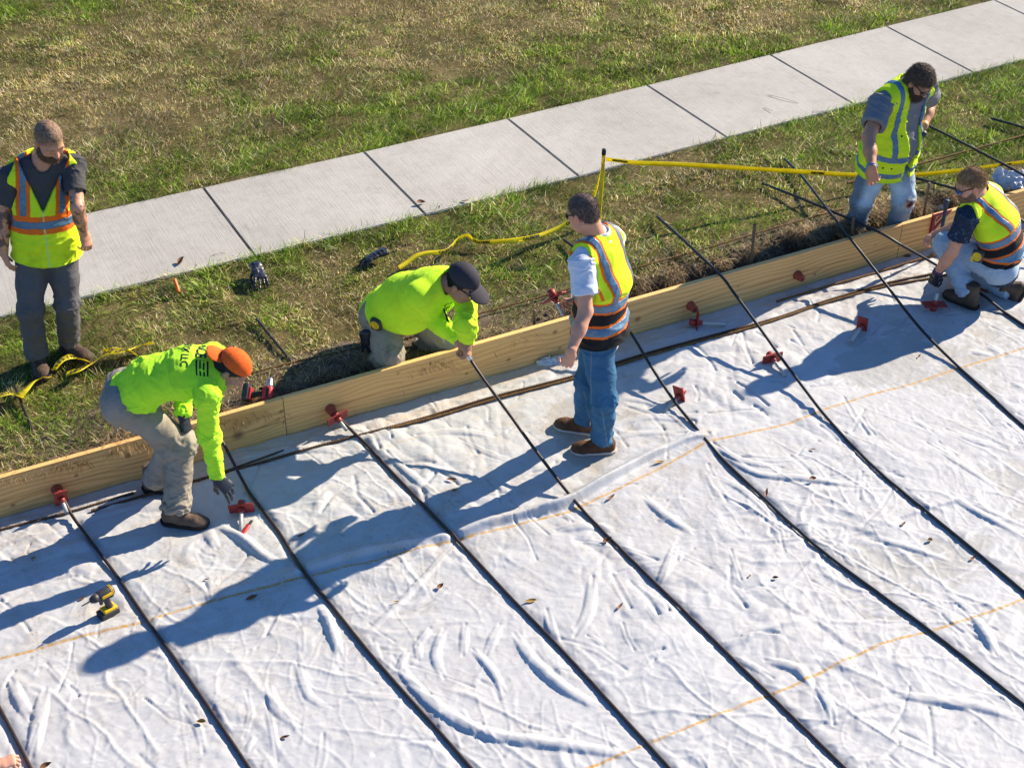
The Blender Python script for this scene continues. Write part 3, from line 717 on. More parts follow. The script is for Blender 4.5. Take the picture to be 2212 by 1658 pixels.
bar([tuple(unz(u, v, z)) for u, v, z in ((1012, 770, .468), (1040, 812, .39), (1075, 860, .325), (1108, 905, .26), (1140, 950, .195), (1183, 1007, .12), (1224, 1060, .055))] + onsheet(BARS_XY[4]), BR, "dark bar whose white-tipped end the kneeling man holds over the form", M_BARBR)
bar([(2.61, 1.04, .27), (2.60, .75, .29)] + [tuple(unz(u, v, z)) for u, v, z in ((1312, 647, .328), (1361, 716, .225), (1407, 792, .125), (1455, 864, .06), (1490, 908, .035))] + onsheet(BARS_XY[5]), BR,
    "dark bar running up behind the standing man in the polo shirt", M_BAR)
bar([(3.41, 1.0, .285), (3.375, .6, .312)] + [tuple(unz(u, v, z)) for u, v, z in ((1554, 592, .329), (1583, 629, .285), (1641, 708, .195), (1687, 772, .125), (1759, 868, .055), (1790, 906, .035))] + onsheet(BARS_XY[6]), BR,
    "black bar resting on the form between two rust-red cones", M_BAR)
bar([(4.86, 1.36, .28), (4.77, 1.0, .31), (4.62, .5, .33)] + [tuple(unz(u, v, z)) for u, v, z in ((1834, 512, .331), (1864, 550, .285), (1912, 612, .205), (1952, 665, .14), (1987, 708, .09), (2025, 748, .05))] + onsheet(BARS_XY[7]), BR,
    "black bar with a nicked tip crossing the form by the bearded worker's feet", M_BAR)
bar([(4.46, 1.10, .275), (4.58, .6, .31)] + [tuple(unz(u, v, z)) for u, v, z in ((1892, 498, .331), (1950, 531, .262), (2017, 569, .19), (2056, 594, .145), (2121, 636, .075))] + onsheet(BARS_XY[8]), BR,
    "black bar slanting over the form and behind the arm of the squatting worker", M_BAR)
bar([(5.38, .98, .28), (5.55, .6, .31), (5.80, .02, .329), (6.0, -.4, .2), (6.16, -.8, .06), (6.3, -1.6, .035)], BR, "black bar running behind the head of the squatting worker", M_BAR)
bar([(5.80, .95, .62), (6.02, .5, .52), (6.25, .02, .40), (6.45, -.4, .26), (6.7, -.95, .06), (6.9, -1.6, .03)], BR, "black bar whose raised end the bearded worker pulls with one hand", M_BAR)
bar([(6.90, 1.18, .285), (7.02, .92, .285), (7.2, .3, .31), (7.3, .02, .329), (7.5, -.6, .15)], BR, "black bar lying on the grass at the right edge above the yellow tape", M_BAR)

RGRP = "ribbed rusty bars lying along the form"
def lay(pts, dz=0.012, z=None): return [(x, y, (dz + 0.7 * sheet_top(x, y, .02)) if z is None else z) for x, y in resample(np.array(pts), 0.3)]
bar(lay([(-1.33, -.19), (-.85, -.185), (-.31, -.21), (.2, -.22), (.76, -.24), (1.37, -.235), (2.03, -.265), (2.57, -.26), (3.08, -.28), (3.67, -.29), (4.09, -.265), (4.65, -.265), (5.05, -.31), (6.5, -.33)]),
    .0085, "brown ribbed bar, the longest along the foot of the form", M_RUST, "rebar", "rebar", RGRP, ribs=.0022)
bar(lay([(.62, -.262), (1.37, -.262), (2.03, -.29), (2.6, -.285), (3.4, -.312), (4.1, -.285), (4.65, -.30), (5.05, -.36), (6.5, -.40)]),
    .0085, "brown ribbed bar doubled against the longest one behind the standing man's legs", M_RUSTY, "rebar", "rebar", RGRP, ribs=.0022)
bar(lay([(-2.6, -.12), (-1.86, -.125), (-1.5, -.14), (-1.05, -.135)]), .0085, "short dark ribbed bar ending left of the bent-over worker's boots", M_RUST, "rebar", "rebar", RGRP, ribs=.002)
bar(lay([(-.52, -.195), (-.08, -.165)]), .006, "thin dark rod beside the joint of the form boards", M_RUST, "rebar", "rebar", RGRP)
bar(lay([(3.79, -.105), (4.3, -.112), (4.68, -.11), (5.31, -.115), (6.2, -.12)]), .0085, "orange-brown ribbed bar closest under the form, right of the rust-red cones", M_RUSTY, "rebar", "rebar", RGRP, ribs=.002)
def lgz(x, y, o=.03): return float(lawn_h(np.array([x]), np.array([y]))[0]) + o
GR = "ribbed rusty bars on the grass behind the form"
bar([(x, y, lgz(x, y, .030)) for x, y in [(-.1, .42), (.19, .41), (.69, .39), (1.5, .40), (2.23, .40), (2.86, .43), (3.46, .43), (4.17, .46), (4.82, .47)]], .0062,
    "rusty ribbed bar on the grass edge behind the kneeling man and the dug strip", M_RUSTY, "rebar", "rebar", GR, ribs=.002)
bar([(x, y, lgz(x, y, .045)) for x, y in [(5.04, .76), (5.78, .77), (6.93, .80), (8.4, .84)]], .008, "rusty ribbed bar on the grass behind the bearded worker's knees", M_RUSTY, "rebar", "rebar", GR, ribs=.002)

def cone(x, z, label=None, parent=None):
    bm = bmesh.new()
    add_lathe(bm, [(0, .036), (.006, .036), (.012, .033), (.066, .0265), (.070, .0255), (.070, .0150), (.045, .0140)], (x, -.0008, z), (0, -1, 0), 24)
    o = link("sleeve_cone", bm_mesh("sleeve_cone", bm), M_CONE, parent)
    bm = bmesh.new(); add_lathe(bm, [(0, .0138), (.003, .0138)], (x, -.044, z), (0, -1, 0), 16)
    b = link("bore", bm_mesh("bore", bm), M_HOLE, None); b.parent = o
    if label: tag(o, label, "dowel cone", "rust-red dowel cones on the form")
    return o
cone(4.03, .135, "rust-red hollow cone on the form, the farther right of the two bare ones")
cone(3.09, .135, "rust-red hollow cone on the form just right of the standing man")
cone(-1.48, .118, "rust-red cone on the form behind the upright red sleeve plate at the left")
cone(0.31, .135, "rust-red cone on the form behind the flat red sleeve plate near the joint")

def sleeve(name_label, base, axis, up, tube_len=0.20, plate=(.155, .080), group="red-flanged white dowel sleeves", tube_only_front=True, fins=False):
    """flange plate with a conical boss behind and a white tube in front; axis points along the tube"""
    R = frame(axis, up); base = Vector(base)
    rt_ = empty("dowel_sleeve", base)
    bm = bmesh.new()
    add_box(bm, base, (plate[0], plate[1], .009), R, .004)
    if fins:
        for sgn in (-1, 1): add_box(bm, base + R @ Vector((0, sgn * .022, -.014)), (plate[0] * .55, .006, .022), R, .002)
    fl = link("flange", bm_mesh("flange", bm), M_RED, rt_, False)
    bm = bmesh.new()
    add_lathe(bm, [(-.055, .017), (-.052, .024), (-.005, .026)], base, R @ Vector((0, 0, 1)), 18); add_lathe(bm, [(.004, .024), (.022, .019), (.040, .0165), (.040, .013)], base, R @ Vector((0, 0, 1)), 18)
    link("boss", bm_mesh("boss", bm), M_RED, rt_)
    bm = bmesh.new(); add_lathe(bm, [(.038, .0115), (.040, .0122), (tube_len, .0122), (tube_len, .0104), (tube_len - .03, .0104)], base, R @ Vector((0, 0, 1)), 16)
    link("tube", bm_mesh("tube", bm), M_TUBE, rt_)
    tag(rt_, name_label, "dowel sleeve", group); return rt_
sleeve("leftmost red sleeve, its plate upright against the form, a bar through its tube", (-1.475, -.085, .108), (-.0 + .03, -1, -.42), (0, 0, 1), .11)
sleeve("red sleeve with crosswise plate right of the form's joint, a bar through its tube", (.325, -.085, .108), (.22, -1, -.40), (1, 0, .1), .11)
def gs(u, v, z): return unz(u, v, z)
def loose(label, u, v, ax, up, tl=.19, z=.045, **k):
    p = gs(u, v, z); p[2] = z + sheet_top(p[0], p[1], .03) * .5
    return sleeve(label, p, ax, up, tl, **k)
loose("red sleeve right under a form cone, its white tube pointing at the ribbed bars", 1505, 700, (.9, -.42, -.10), (0.1, .1, 1), .21, .050)
loose("red sleeve standing askew in front of the squatting worker's shadow", 1862, 705, (-.86, -.5, -.12), (.2, .1, 1), .20, .045)
loose("red sleeve lying flat under a black bar, its white tube pointing downwards", 1668, 778, (-.10, -1, -.16), (1, -.1, .05), .19, .045, fins=True)
loose("red sleeve tipped over beside the bar right of the standing man's feet", 1467, 856, (-.92, -.42, -.25), (.35, .25, 1), .17, .050, fins=True)
loose("red sleeve lying below the gloved hand of the bent-over worker", 522, 1101, (-.38, -1, -.20), (1, -.38, .1), .20, .045)

def stake(u0, v0, y, zb, r, label, mat, cap=None):
    d = ray(u0, v0); p = CAM + d * ((y - CAM[1]) / d[1])
    bm = bmesh.new(); add_lathe(bm, [(0, r * .8), (.02, r), (p[2] - zb - .012, r), (p[2] - zb - .010, r * 1.15), (p[2] - zb, r * 1.1)], (p[0], y, zb), (0.01, 0.03, 1), 12)
    o = link("form_stake", bm_mesh("form_stake", bm), mat)
    tag(o, label, "form stake", "stakes behind the form")
stake(1632, 487, .075, .02, .011, "tall grey stake behind the form left of the two crossing bars", M_WOODST)
stake(1846, 469, .070, .03, .012, "stake with a pale sawn tip in front of the bearded worker's leg", M_WOODST)
stake(2009, 397, .075, .03, .011, "brown stake right of the bearded worker's torn knee", M_WOODST)
stake(1541, 655, .070, .02, .010, "short stake stub behind the form under the bar left of the tall stake", M_WOODST)
stake(1155, 672, .075, .03, .011, "thin stake in the dry turf left of the standing man", M_WOODST)
stake(476, 868, .070, .03, .011, "stake beside the bent-over worker's sleeve", M_WOODST)
# ================================================================== implicit surfaces for the figures
BIG = 0.06
class Sdf:
    def __init__(s, vox=0.005): s.vox = vox; s.pr = []; s.cuts = []
    def cap(s, a, b, ra, rb=None, side=None, k=0.02, op='u', capz=None):
        """elliptic tapered capsule: radii (across along side, other)"""
        a = np.asarray(a, float); b = np.asarray(b, float)
        ra = np.broadcast_to(np.asarray(ra, float), (2,)); rb = ra if rb is None else np.broadcast_to(np.asarray(rb, float), (2,))
        z = b - a; L = np.linalg.norm(z)
        if L < 1e-5: z = V(0, 0, 1); L = 1e-5; b = a + z * L
        else: z = z / L
        sd = V(1, 0, 0) if side is None else np.asarray(side, float)
        if abs(nrm(sd) @ z) > 0.98: sd = V(0, 1, 0) if abs(z[1]) < .9 else V(0, 0, 1)
        x = nrm(sd - z * (sd @ z)); y = np.cross(z, x)
        m = max(ra.max(), rb.max()) + k + 4 * s.vox
        lo = np.minimum(a, b) - m; hi = np.maximum(a, b) + m
        s.pr.append(('cap', (a, L, x, y, z, ra, rb, capz), lo, hi, k, op)); return s
    def ell(s, c, R, rad, k=0.02, op='u'):
        c = np.asarray(c, float); R = np.eye(3) if R is None else np.asarray(R, float); rad = np.asarray(rad, float)
        m = rad.max() + k + 4 * s.vox
        s.pr.append(('ell', (c, R, rad), c - m, c + m, k, op)); return s
    def cut(s, fn): s.cuts.append(fn); return s
    def build(s):
        vx = s.vox
        U = [p for p in s.pr if p[5] == 'u']
        lo = np.min([p[2] for p in U], 0); hi = np.max([p[3] for p in U], 0)
        n = np.ceil((hi - lo) / vx).astype(int) + 2
        G = np.full(n, BIG, np.float32)
        for kind, d, l, h, k, op in s.pr:
            i0 = np.clip(((l - lo) / vx).astype(int), 0, n - 1); i1 = np.clip(((h - lo) / vx).astype(int) + 2, 0, n)
            if (i1 <= i0).any(): continue
            ax = [(lo[q] + np.arange(i0[q], i1[q]) * vx).astype(np.float32) for q in range(3)]
            X, Y, Z = np.meshgrid(*ax, indexing='ij', sparse=True)
            if kind == 'cap':
                a, L, x, y, z, ra, rb, cz = d
                dx, dy, dz = X - np.float32(a[0]), Y - np.float32(a[1]), Z - np.float32(a[2])
                t = dx * z[0] + dy * z[1] + dz * z[2]
                p = dx * x[0] + dy * x[1] + dz * x[2]; q = dx * y[0] + dy * y[1] + dz * y[2]
                hh = np.clip(t / L, 0, 1); w = t - hh * L
                rx = ra[0] + (rb[0] - ra[0]) * hh; ry = ra[1] + (rb[1] - ra[1]) * hh
                rz = np.minimum(rx, ry) if cz is None else cz
                k0 = np.sqrt((p / rx) ** 2 + (q / ry) ** 2 + (w / rz) ** 2)
                k1 = np.sqrt((p / rx ** 2) ** 2 + (q / ry ** 2) ** 2 + (w / rz ** 2) ** 2) + 1e-6
                f = k0 * (k0 - 1) / k1
                f = np.where(k0 < 0.15, -np.minimum(rx, ry) * .85, f)
            else:
                c, R, r = d
                dx, dy, dz = X - np.float32(c[0]), Y - np.float32(c[1]), Z - np.float32(c[2])
                p = (dx * R[0, 0] + dy * R[1, 0] + dz * R[2, 0]); q = (dx * R[0, 1] + dy * R[1, 1] + dz * R[2, 1]); w = (dx * R[0, 2] + dy * R[1, 2] + dz * R[2, 2])
                k0 = np.sqrt((p / r[0]) ** 2 + (q / r[1]) ** 2 + (w / r[2]) ** 2); k1 = np.sqrt((p / r[0] ** 2) ** 2 + (q / r[1] ** 2) ** 2 + (w / r[2] ** 2) ** 2) + 1e-6
                f = k0 * (k0 - 1) / k1; f = np.where(k0 < 0.15, -r.min() * .85, f)
            sl = tuple(slice(i0[q], i1[q]) for q in range(3)); g = G[sl]; f = np.clip(f, -BIG, BIG).astype(np.float32)
            k = max(k, 1e-4)
            if op == 'u':
                hh = np.maximum(k - np.abs(g - f), 0) / k; G[sl] = np.minimum(g, f) - hh * hh * k * .25
            else:
                f = -f; hh = np.maximum(k - np.abs(g - f), 0) / k; G[sl] = np.maximum(g, f) + hh * hh * k * .25
        for fn in s.cuts:
            I = np.argwhere(G < 3 * vx); P = lo + I * vx
            v = np.clip(fn(P), -BIG, BIG).astype(np.float32); w = G[I[:, 0], I[:, 1], I[:, 2]]
            G[I[:, 0], I[:, 1], I[:, 2]] = np.maximum(w, v)
        G = np.clip(G, -3 * vx, 3 * vx)
        gr = openvdb.FloatGrid(3 * vx); gr.copyFromArray(np.ascontiguousarray(G))
        P, q = gr.convertToQuads(0.0)
        P = P * vx + lo; q = q.astype(np.int32)
        e = P[q]; vol = (np.cross(e[:, 1] - e[:, 0], e[:, 2] - e[:, 0]) * (e[:, 0] - P.mean(0))).sum()
        if vol < 0: q = q[:, ::-1]
        return P.astype(np.float64), q
def vnormals(P, q):
    fn = np.cross(P[q[:, 2]] - P[q[:, 0]], P[q[:, 3]] - P[q[:, 1]]); N = np.zeros_like(P)
    for k in range(4): np.add.at(N, q[:, k], fn)
    return N / (np.linalg.norm(N, axis=1)[:, None] + 1e-12)
def relax(P, q, n=1, f=0.5):
    for _ in range(n):
        S = np.zeros_like(P); c = np.zeros(len(P))
        for a, b in ((0, 1), (1, 2), (2, 3), (3, 0)):
            np.add.at(S, q[:, a], P[q[:, b]]); np.add.at(S, q[:, b], P[q[:, a]]); np.add.at(c, q[:, a], 1); np.add.at(c, q[:, b], 1)
        P = P + f * (S / np.maximum(c, 1)[:, None] - P)
    return P
def crumple(P, seed, amp, sc=7.0):
    """fine cloth creases without a direction of their own"""
    Q = P + .05 * np.stack([noise(P * 6, seed), noise(P * 6 + 9, seed + 1), noise(P * 6 + 5, seed + 2)], -1)
    a = np.maximum(0, 1 - np.abs(noise(Q * np.array([sc, sc, sc * 1.8]), seed + 3)) * 4.0); b = np.maximum(0, 1 - np.abs(noise(Q * np.array([sc * 2.2, sc * 2.2, sc * 1.2]) + 3, seed + 4)) * 4.0)
    m = np.clip(.5 + .9 * fbm(P * 4, seed + 6, 2), 0, 1)
    return amp * (a + .6 * b - .35) * m
def folds(P, N, segs, seed=1):
    """cloth creases that run round each limb; segs: (a, b, amp, freq, [(t, spread, gain)])"""
    out = np.zeros(len(P))
    for n_, (a, b, amp, fr, foc) in enumerate(segs):
        z = b - a; L = np.linalg.norm(z); z = z / L
        R = np.array(frame(z)); q = (P - a) @ R
        t = q[:, 2] / L; rad = np.hypot(q[:, 0], q[:, 1])
        w = np.exp(-(np.maximum(rad - (0.20 if L > .30 and amp < 0 else .10), 0) / .05) ** 2) * smooth(-.22, -.02, t) * smooth(1.22, 1.02, t)
        ang = q[:, :2] / (rad[:, None] + .02)
        tw = 0.5 * fbm(np.c_[ang * 1.1, t * 2] + seed, seed + n_, 2)
        nn = noise(np.c_[ang * 1.3, (t * L + tw * .10) * fr] + 3.1 * n_, seed + n_ * 3)
        n2 = noise(np.c_[ang * 2.2, (t * L + tw * .06) * fr * 2.1] + 7.1, seed + n_ * 3 + 1)
        r = np.maximum(1 - np.abs(nn) * 2.6, -.25) + 0.5 * np.maximum(1 - np.abs(n2) * 2.6, -.25)
        gain = 0.25 * np.ones(len(P))
        for (t0, sp, g) in foc: gain = gain + g * np.exp(-((t - t0) / sp) ** 2)
        out += abs(amp) * w * gain * r
    return out
def obj_from(name, s, mat, parent, colfn, disp=None, smooth_n=1):
    P, q = s.build()
    if smooth_n: P = relax(P, q, smooth_n)
    N = vnormals(P, q)
    if disp is not None:
        P = P + N * disp(P, N)[:, None]; N = vnormals(P, q)
    c = colfn(P, N)
    c = np.broadcast_to(np.asarray(c, float), (len(P), 3))
    o = link(name, npmesh(name, P, q, c), mat, parent)
    return o, P, q, N, c
def submesh(name, P, q, N, mask_v, off, col, mat, parent):
    """the faces of a surface where the mask holds, lifted off it by a small thickness"""
    m = mask_v[q].all(1)
    if m.sum() < 3: return None
    f = q[m]; ids, inv = np.unique(f.ravel(), return_inverse=True)
    f = inv.reshape(-1, 4)
    top = P[ids] + N[ids] * off; bot = P[ids] - N[ids] * 0.001; n = len(ids)
    e = np.concatenate([f[:, [k, (k + 1) % 4]] for k in range(4)]); es = np.sort(e, 1)
    key = es[:, 0].astype(np.int64) * n + es[:, 1]; u, cnt = np.unique(key, return_counts=True)
    be = e[np.isin(key, u[cnt == 1])]
    rim = np.stack([be[:, 1], be[:, 0], be[:, 0] + n, be[:, 1] + n], -1)
    cc = np.broadcast_to(col, (n, 3)) if np.ndim(col) == 1 else col[ids]
    return link(name, npmesh(name, np.r_[top, bot], [f, rim], np.r_[cc, cc]), mat, parent)

# ------------------------------------------------------------------ posing helpers
def at(u, v, A, dd=0.0):
    """point seen at (u, v) on the upright plane through A facing the camera, dd metres farther away"""
    d = ray(u, v); return CAM + d * (((A - CAM) @ FH + dd) / (d @ FH))
def px(X):
    d = np.asarray(X) - CAM; z = d @ FW; return (1106 + F_PX * (d @ RT) / z, 829 - F_PX * (d @ UP) / z)
POSELOG = []
def bone(p, u, v, L, sg=1, tagn=""):
    d = nrm(ray(u, v)); w = CAM - p; b = w @ d; c = w @ w - L * L; disc = b * b - c
    if disc < 0:
        X = CAM - d * b; POSELOG.append(f"{tagn}: px too far by {np.linalg.norm(X - p) - L:.3f}"); return p + nrm(X - p) * L
    return CAM + d * (-b + sg * math.sqrt(disc))
def aty(u, v, y):
    d = ray(u, v); return CAM + d * ((y - CAM[1]) / d[1])
def atz(u, z, A, dd=0.0):
    """point at height z on the upright plane through A (dd farther away) that is seen in column u"""
    B = A + FH * dd; B = np.array([B[0], B[1], z]); k = (u - 1106.0) / F_PX
    d = B - CAM; return B + RT * (k * (d @ FW) - d @ RT)
def ik(h, a, L1, L2, u, v):
    """middle joint of a two-bone limb, turned so that it is seen nearest to (u, v)"""
    z = a - h; d = np.linalg.norm(z); z = z / d
    if d > (L1 + L2) * .995:
        f = d / (L1 + L2) * 1.006; POSELOG.append(f"stretch {f:.2f}"); L1 *= f; L2 *= f
    t = (L1 * L1 - L2 * L2 + d * d) / (2 * d); r = math.sqrt(max(L1 * L1 - t * t, 0))
    x = nrm(np.cross(z, V(.3, .5, .8))); y = np.cross(z, x); best = None
    for k in range(120):
        q = h + z * t + (x * math.cos(k * math.pi / 60) + y * math.sin(k * math.pi / 60)) * r
        p = px(q); e = (p[0] - u) ** 2 + (p[1] - v) ** 2
        if best is None or e < best[0]: best = (e, q)
    return best[1]
def right_of(F): return nrm(np.cross(F, V(0, 0, 1)))

# ------------------------------------------------------------------ materials of the figures
def skin_mat(name):
    t = NT(name); v = t.coord(); c = t.attr()
    c = t.mix(1.0, c, t.ramp(t.noise(v, 38, 5, 0.6), [(0.3, 0.86), (0.7, 1.0)]), 'MULTIPLY')
    t.b.inputs["Subsurface Weight"].default_value = 0.08; t.b.inputs["Subsurface Radius"].default_value = (0.008, 0.003, 0.0015)
    t.bump(t.noise(v, 220, 3, 0.6), 0.0008)
    return t.out(c, 0.52, 0.35)
M_SKIN = skin_mat("skin")
t = NT("hair_strands"); v = t.coord(); c = t.attr()
hn = t.noise(v, 210, 3, 0.6); c = t.mix(1.0, c, t.ramp(hn, [(0.25, 0.55), (0.7, 1.15)]), 'MULTIPLY'); t.bump(hn, 0.004); M_HAIR = t.out(c, 0.6, 0.35)
M_CLOTH = cloth("worn_cloth", 0.9, 700, 0.30)
M_CLEAN = cloth("clean_cloth", 0.85, 700, 0.05)
M_DIRTY = cloth("dusty_work_cloth", 0.92, 500, 0.62, (0.11, 0.085, 0.06), bump=0.002)
M_DENIM = cloth("denim", 0.9, 900, 0.10, (0.05, 0.06, 0.08), mottle=0.30, bump=0.0018)
M_VEST = cloth("fluorescent_mesh", 0.75, 450, 0.07, (0.30, 0.32, 0.05), mottle=0.08)
M_LEATH = cloth("scuffed_leather", 0.7, 300, 0.7, (0.16, 0.12, 0.08), mottle=0.35, bump=0.0025)
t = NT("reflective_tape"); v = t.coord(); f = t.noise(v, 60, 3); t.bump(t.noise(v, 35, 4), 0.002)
M_TAPE = t.out(t.ramp(f, [(0.3, (0.075, 0.16, 0.25)), (0.7, (0.12, 0.23, 0.33))]), 0.42, 0.5, 0.2)  # blue of the reflected sky is painted into the silver tape's base colour
M_GLOVE = plain("black_nitrile", (0.016, 0.017, 0.024), 0.36, 0.5, 0, 0.3, 60, 0.0008)
M_LENS = plain("dark_lens", (0.012, 0.012, 0.014), 0.08, 0.6); M_LENSB = plain("blue_mirror_lens", (0.03, 0.16, 0.40), 0.08, 0.7, 0.6)
M_LENSY = plain("yellow_lens", (0.50, 0.55, 0.02), 0.15, 0.6)
M_EYE = plain("eye_surface", (0.10, 0.07, 0.055), 0.15, 0.6, 0, 0.5, 120)

LIME = np.array([0.70, 0.90, 0.02]); ORANGE = np.array([0.90, 0.17, 0.015])
def var(P, base, amt=0.10, sc=7, seed=3):
    return np.asarray(base) * (1 + amt * fbm(P * sc, seed, 3))[:, None]

# ------------------------------------------------------------------ head
def strands(P, q, N, n, L, flow, col, seed, w=.0022, curl=0.0, jit=.5):
    """short hairs rooted on a surface -> verts, quads, colours to join to it"""
    r = np.random.default_rng(seed); f = r.integers(0, len(q), n); a = r.uniform(0, 1, (n, 2))
    c = P[q[f]]; R = (c[:, 0] * (1 - a[:, :1]) + c[:, 1] * a[:, :1]) * (1 - a[:, 1:]) + (c[:, 3] * (1 - a[:, :1]) + c[:, 2] * a[:, :1]) * a[:, 1:]
    nn = N[q[f, 0]]; d = nn + flow(R) + r.normal(0, jit, (n, 3)); d /= np.linalg.norm(d, axis=1)[:, None]
    s = np.cross(d, r.normal(0, 1, (n, 3))); s /= np.linalg.norm(s, axis=1)[:, None]; b = np.cross(d, s); ln = L * r.uniform(.5, 1.2, n)[:, None]; ph = r.uniform(0, 6.28, (n, 1)); K = 5 if curl else 3; rows = []
    for k in range(K):
        t_ = k / (K - 1); o = R - nn * .002 + d * ln * t_ * (.75 if curl else 1) - V(0, 0, 1) * ln * .25 * t_ * t_
        if curl: o = o + (s * np.cos(ph + t_ * 6) + b * np.sin(ph + t_ * 6)) * curl * t_ ** .5
        ww = w * (1 - .7 * t_) * .5; sd = s if not curl else (s * np.cos(t_ * 4) + b * np.sin(t_ * 4)); rows += [o - sd * ww, o + sd * ww]
    V_ = np.stack(rows, 1).reshape(-1, 3); i = np.arange(n)[:, None] * 2 * K; F = np.concatenate([i + np.array([[2 * k, 2 * k + 1, 2 * k + 3, 2 * k + 2]]) for k in range(K - 1)])
    C = np.repeat(np.asarray(col) * r.uniform(.55, 1.55, (n, 1)), 2 * K, axis=0); return V_, F, C
class Head:
    def __init__(s, c, f, u, scale=1.0):
        s.c = np.asarray(c, float); y = nrm(f); z = nrm(np.asarray(u) - y * (np.asarray(u) @ y)); x = np.cross(y, z)
        s.R = np.stack([x, y, z], 1); s.k = scale
    def w(s, *p): return s.c + s.R @ (np.array(p) * s.k)
    def loc(s, P): return (P - s.c) @ s.R / s.k
    def add(s, S, nose=1.0, jaw=1.0):
        k = s.k; R = s.R
        E = lambda p, r, kk=.02, op='u': S.ell(s.w(*p), R, np.array(r) * k, kk, op)
        E((0, -.014, .036), (.077, .098, .086)); E((0, .028, -.030), (.063, .066, .088), .03)
        E((0, .042, -.082), (.046 * jaw, .050, .036), .03)
        for sx in (-1, 1):
            E((sx * .046, .020, -.068), (.022, .048, .032), .03); E((sx * .043, .060, -.022), (.024, .026, .020), .02)
            E((sx * .032, .097, -.002), (.018, .013, .011), .012, 's')
            E((sx * .031, .0745, -.001), (.0145, .0145, .0125), .006)
            E((sx * .079, -.010, -.012), (.009, .021, .032), .008); E((sx * .089, -.002, -.010), (.007, .011, .020), .004, 's')
        S.cap(s.w(-.042, .077, .020), s.w(.042, .077, .020), .013 * k, k=.018)
        S.cap(s.w(0, .086, .010), s.w(0, .104 + .006 * nose, -.030), .0085 * k, .0125 * k, k=.010)
        for sx in (-1, 1): E((sx * .012, .097, -.033), (.010, .011, .008), .006)
        E((0, .090, -.058), (.025, .012, .007), .008); E((0, .089, -.069), (.021, .012, .007), .006)
        S.cap(s.w(-.020, .103, -.0635), s.w(.020, .103, -.0635), .0035 * k, k=.003, op='s')
    def colour(s, P, base, lip=(0.50, 0.22, 0.18), scalp=None, red=1.0):
        L = s.loc(P); c = np.tile(np.asarray(base, float), (len(P), 1))
        inh = (np.linalg.norm(L - [0, .01, 0], axis=1) < .16)[:, None]
        m = np.exp(-((L[:, 0] / .022) ** 2 + ((L[:, 2] + .063) / .010) ** 2 + ((L[:, 1] - .10) / .02) ** 2))[:, None] * inh
        c = c * (1 - .7 * m) + np.array(lip) * .7 * m
        for p, r, a in (((0, .11, -.03), .022, .35), ((.045, .07, -.03), .03, .25), ((-.045, .07, -.03), .03, .25), ((.085, -.01, -.01), .035, .35), ((-.085, -.01, -.01), .035, .35)):
            m = (np.exp(-((L - np.array(p)) ** 2).sum(1) / r ** 2) * a * red)[:, None] * inh
            c = c * (1 - m) + c * np.array([1.12, .72, .66]) * m
        if scalp is not None:   # cropped hair shading into the skin
            col, st = scalp; h = s.hairline("short")(L)
            m = (smooth(-.026, .012, L[:, 2] - h) * smooth(.105, .085, L[:, 1]) * (np.abs(L[:, 0]) < .082) * st)[:, None] * inh
            c = c * (1 - m) + np.array(col) * (1 + .3 * fbm(L * 60, 4, 2))[:, None] * m
        for sx in (-1, 1):      # brows and lash lines
            m = (np.exp(-(((L[:, 0] - sx * .032) / .020) ** 2 + ((L[:, 2] - .0245) / .006) ** 2)) * (L[:, 1] > .05))[:, None]
            c = c * (1 - .7 * m) + np.array([.08, .05, .03]) * .7 * m
            m = (np.exp(-(((L[:, 0] - sx * .031) / .014) ** 2 + ((L[:, 2] + .003) / .0045) ** 2)) * (L[:, 1] > .07))[:, None]
            c = c * (1 - .75 * m) + np.array([.05, .03, .025]) * .75 * m
        return c
    def eyes(s, parent):
        for sx in (-1, 1):
            S = Sdf(.0025); S.ell(s.w(sx * .031, .0755, -.0035), s.R, np.array((.0125, .0138, .0085)) * s.k, .001)
            obj_from("eye", S, M_EYE, parent, lambda P, N: (.1, .1, .1), None, 0)
    def hairline(s, kind="short"):
        ys = np.array([-.12, -.085, -.05, -.015, .012, .022, .050, .075, .1]); zs = np.array([-.062, -.060, -.040, .006, -.004, .020, .040, .058, .064])
        if kind == "fade": zs = zs + np.array([.03, .03, .03, .012, .02, .012, .002, 0, 0])
        if kind == "crop": zs = zs + .022
        return lambda L: np.interp(L[:, 1], ys, zs)
    def hair(s, parent, col, thick=.006, kind="short", lump=0.0, top=0.0, name="hair", vox=.004, strand=None):
        S = Sdf(vox); k = s.k
        S.ell(s.w(0, -.014, .036 + top * .4), s.R, np.array((.077 + thick, .098 + thick, .086 + thick + top * .6)) * k, .001)
        S.ell(s.w(0, .018, -.0), s.R, np.array((.0745 + thick * .6, .062 + thick * .4, .070)) * k, .02)
        S.ell(s.w(0, -.045, -.020), s.R, np.array((.064 + thick, .058 + thick, .060)) * k, .02)
        h = s.hairline(kind)
        S.cut(lambda P: (h(s.loc(P)) - s.loc(P)[:, 2] + 0.004 * noise(s.loc(P) * 90, 5)) * .75)
        S.cut(lambda P: s.loc(P)[:, 1] - .098)
        cf = lambda P, N: np.asarray(col) * np.clip(0.95 + 0.9 * fbm(s.loc(P) * np.array([120, 60, 60]), 9, 3), .35, 2)[:, None]
        dp = (lambda P, N: lump * (.8 * np.abs(noise(s.loc(P) * 46, 15)) + .8 * np.abs(noise(s.loc(P) * 95, 16)) + .5 * noise(s.loc(P) * 150, 18) - .3) + .0012 * noise(s.loc(P) * 160, 17)) if True else None
        P, q = S.build(); P = relax(P, q, 1); N = vnormals(P, q); P = P + N * dp(P, N)[:, None]; N = vnormals(P, q); c = cf(P, N)
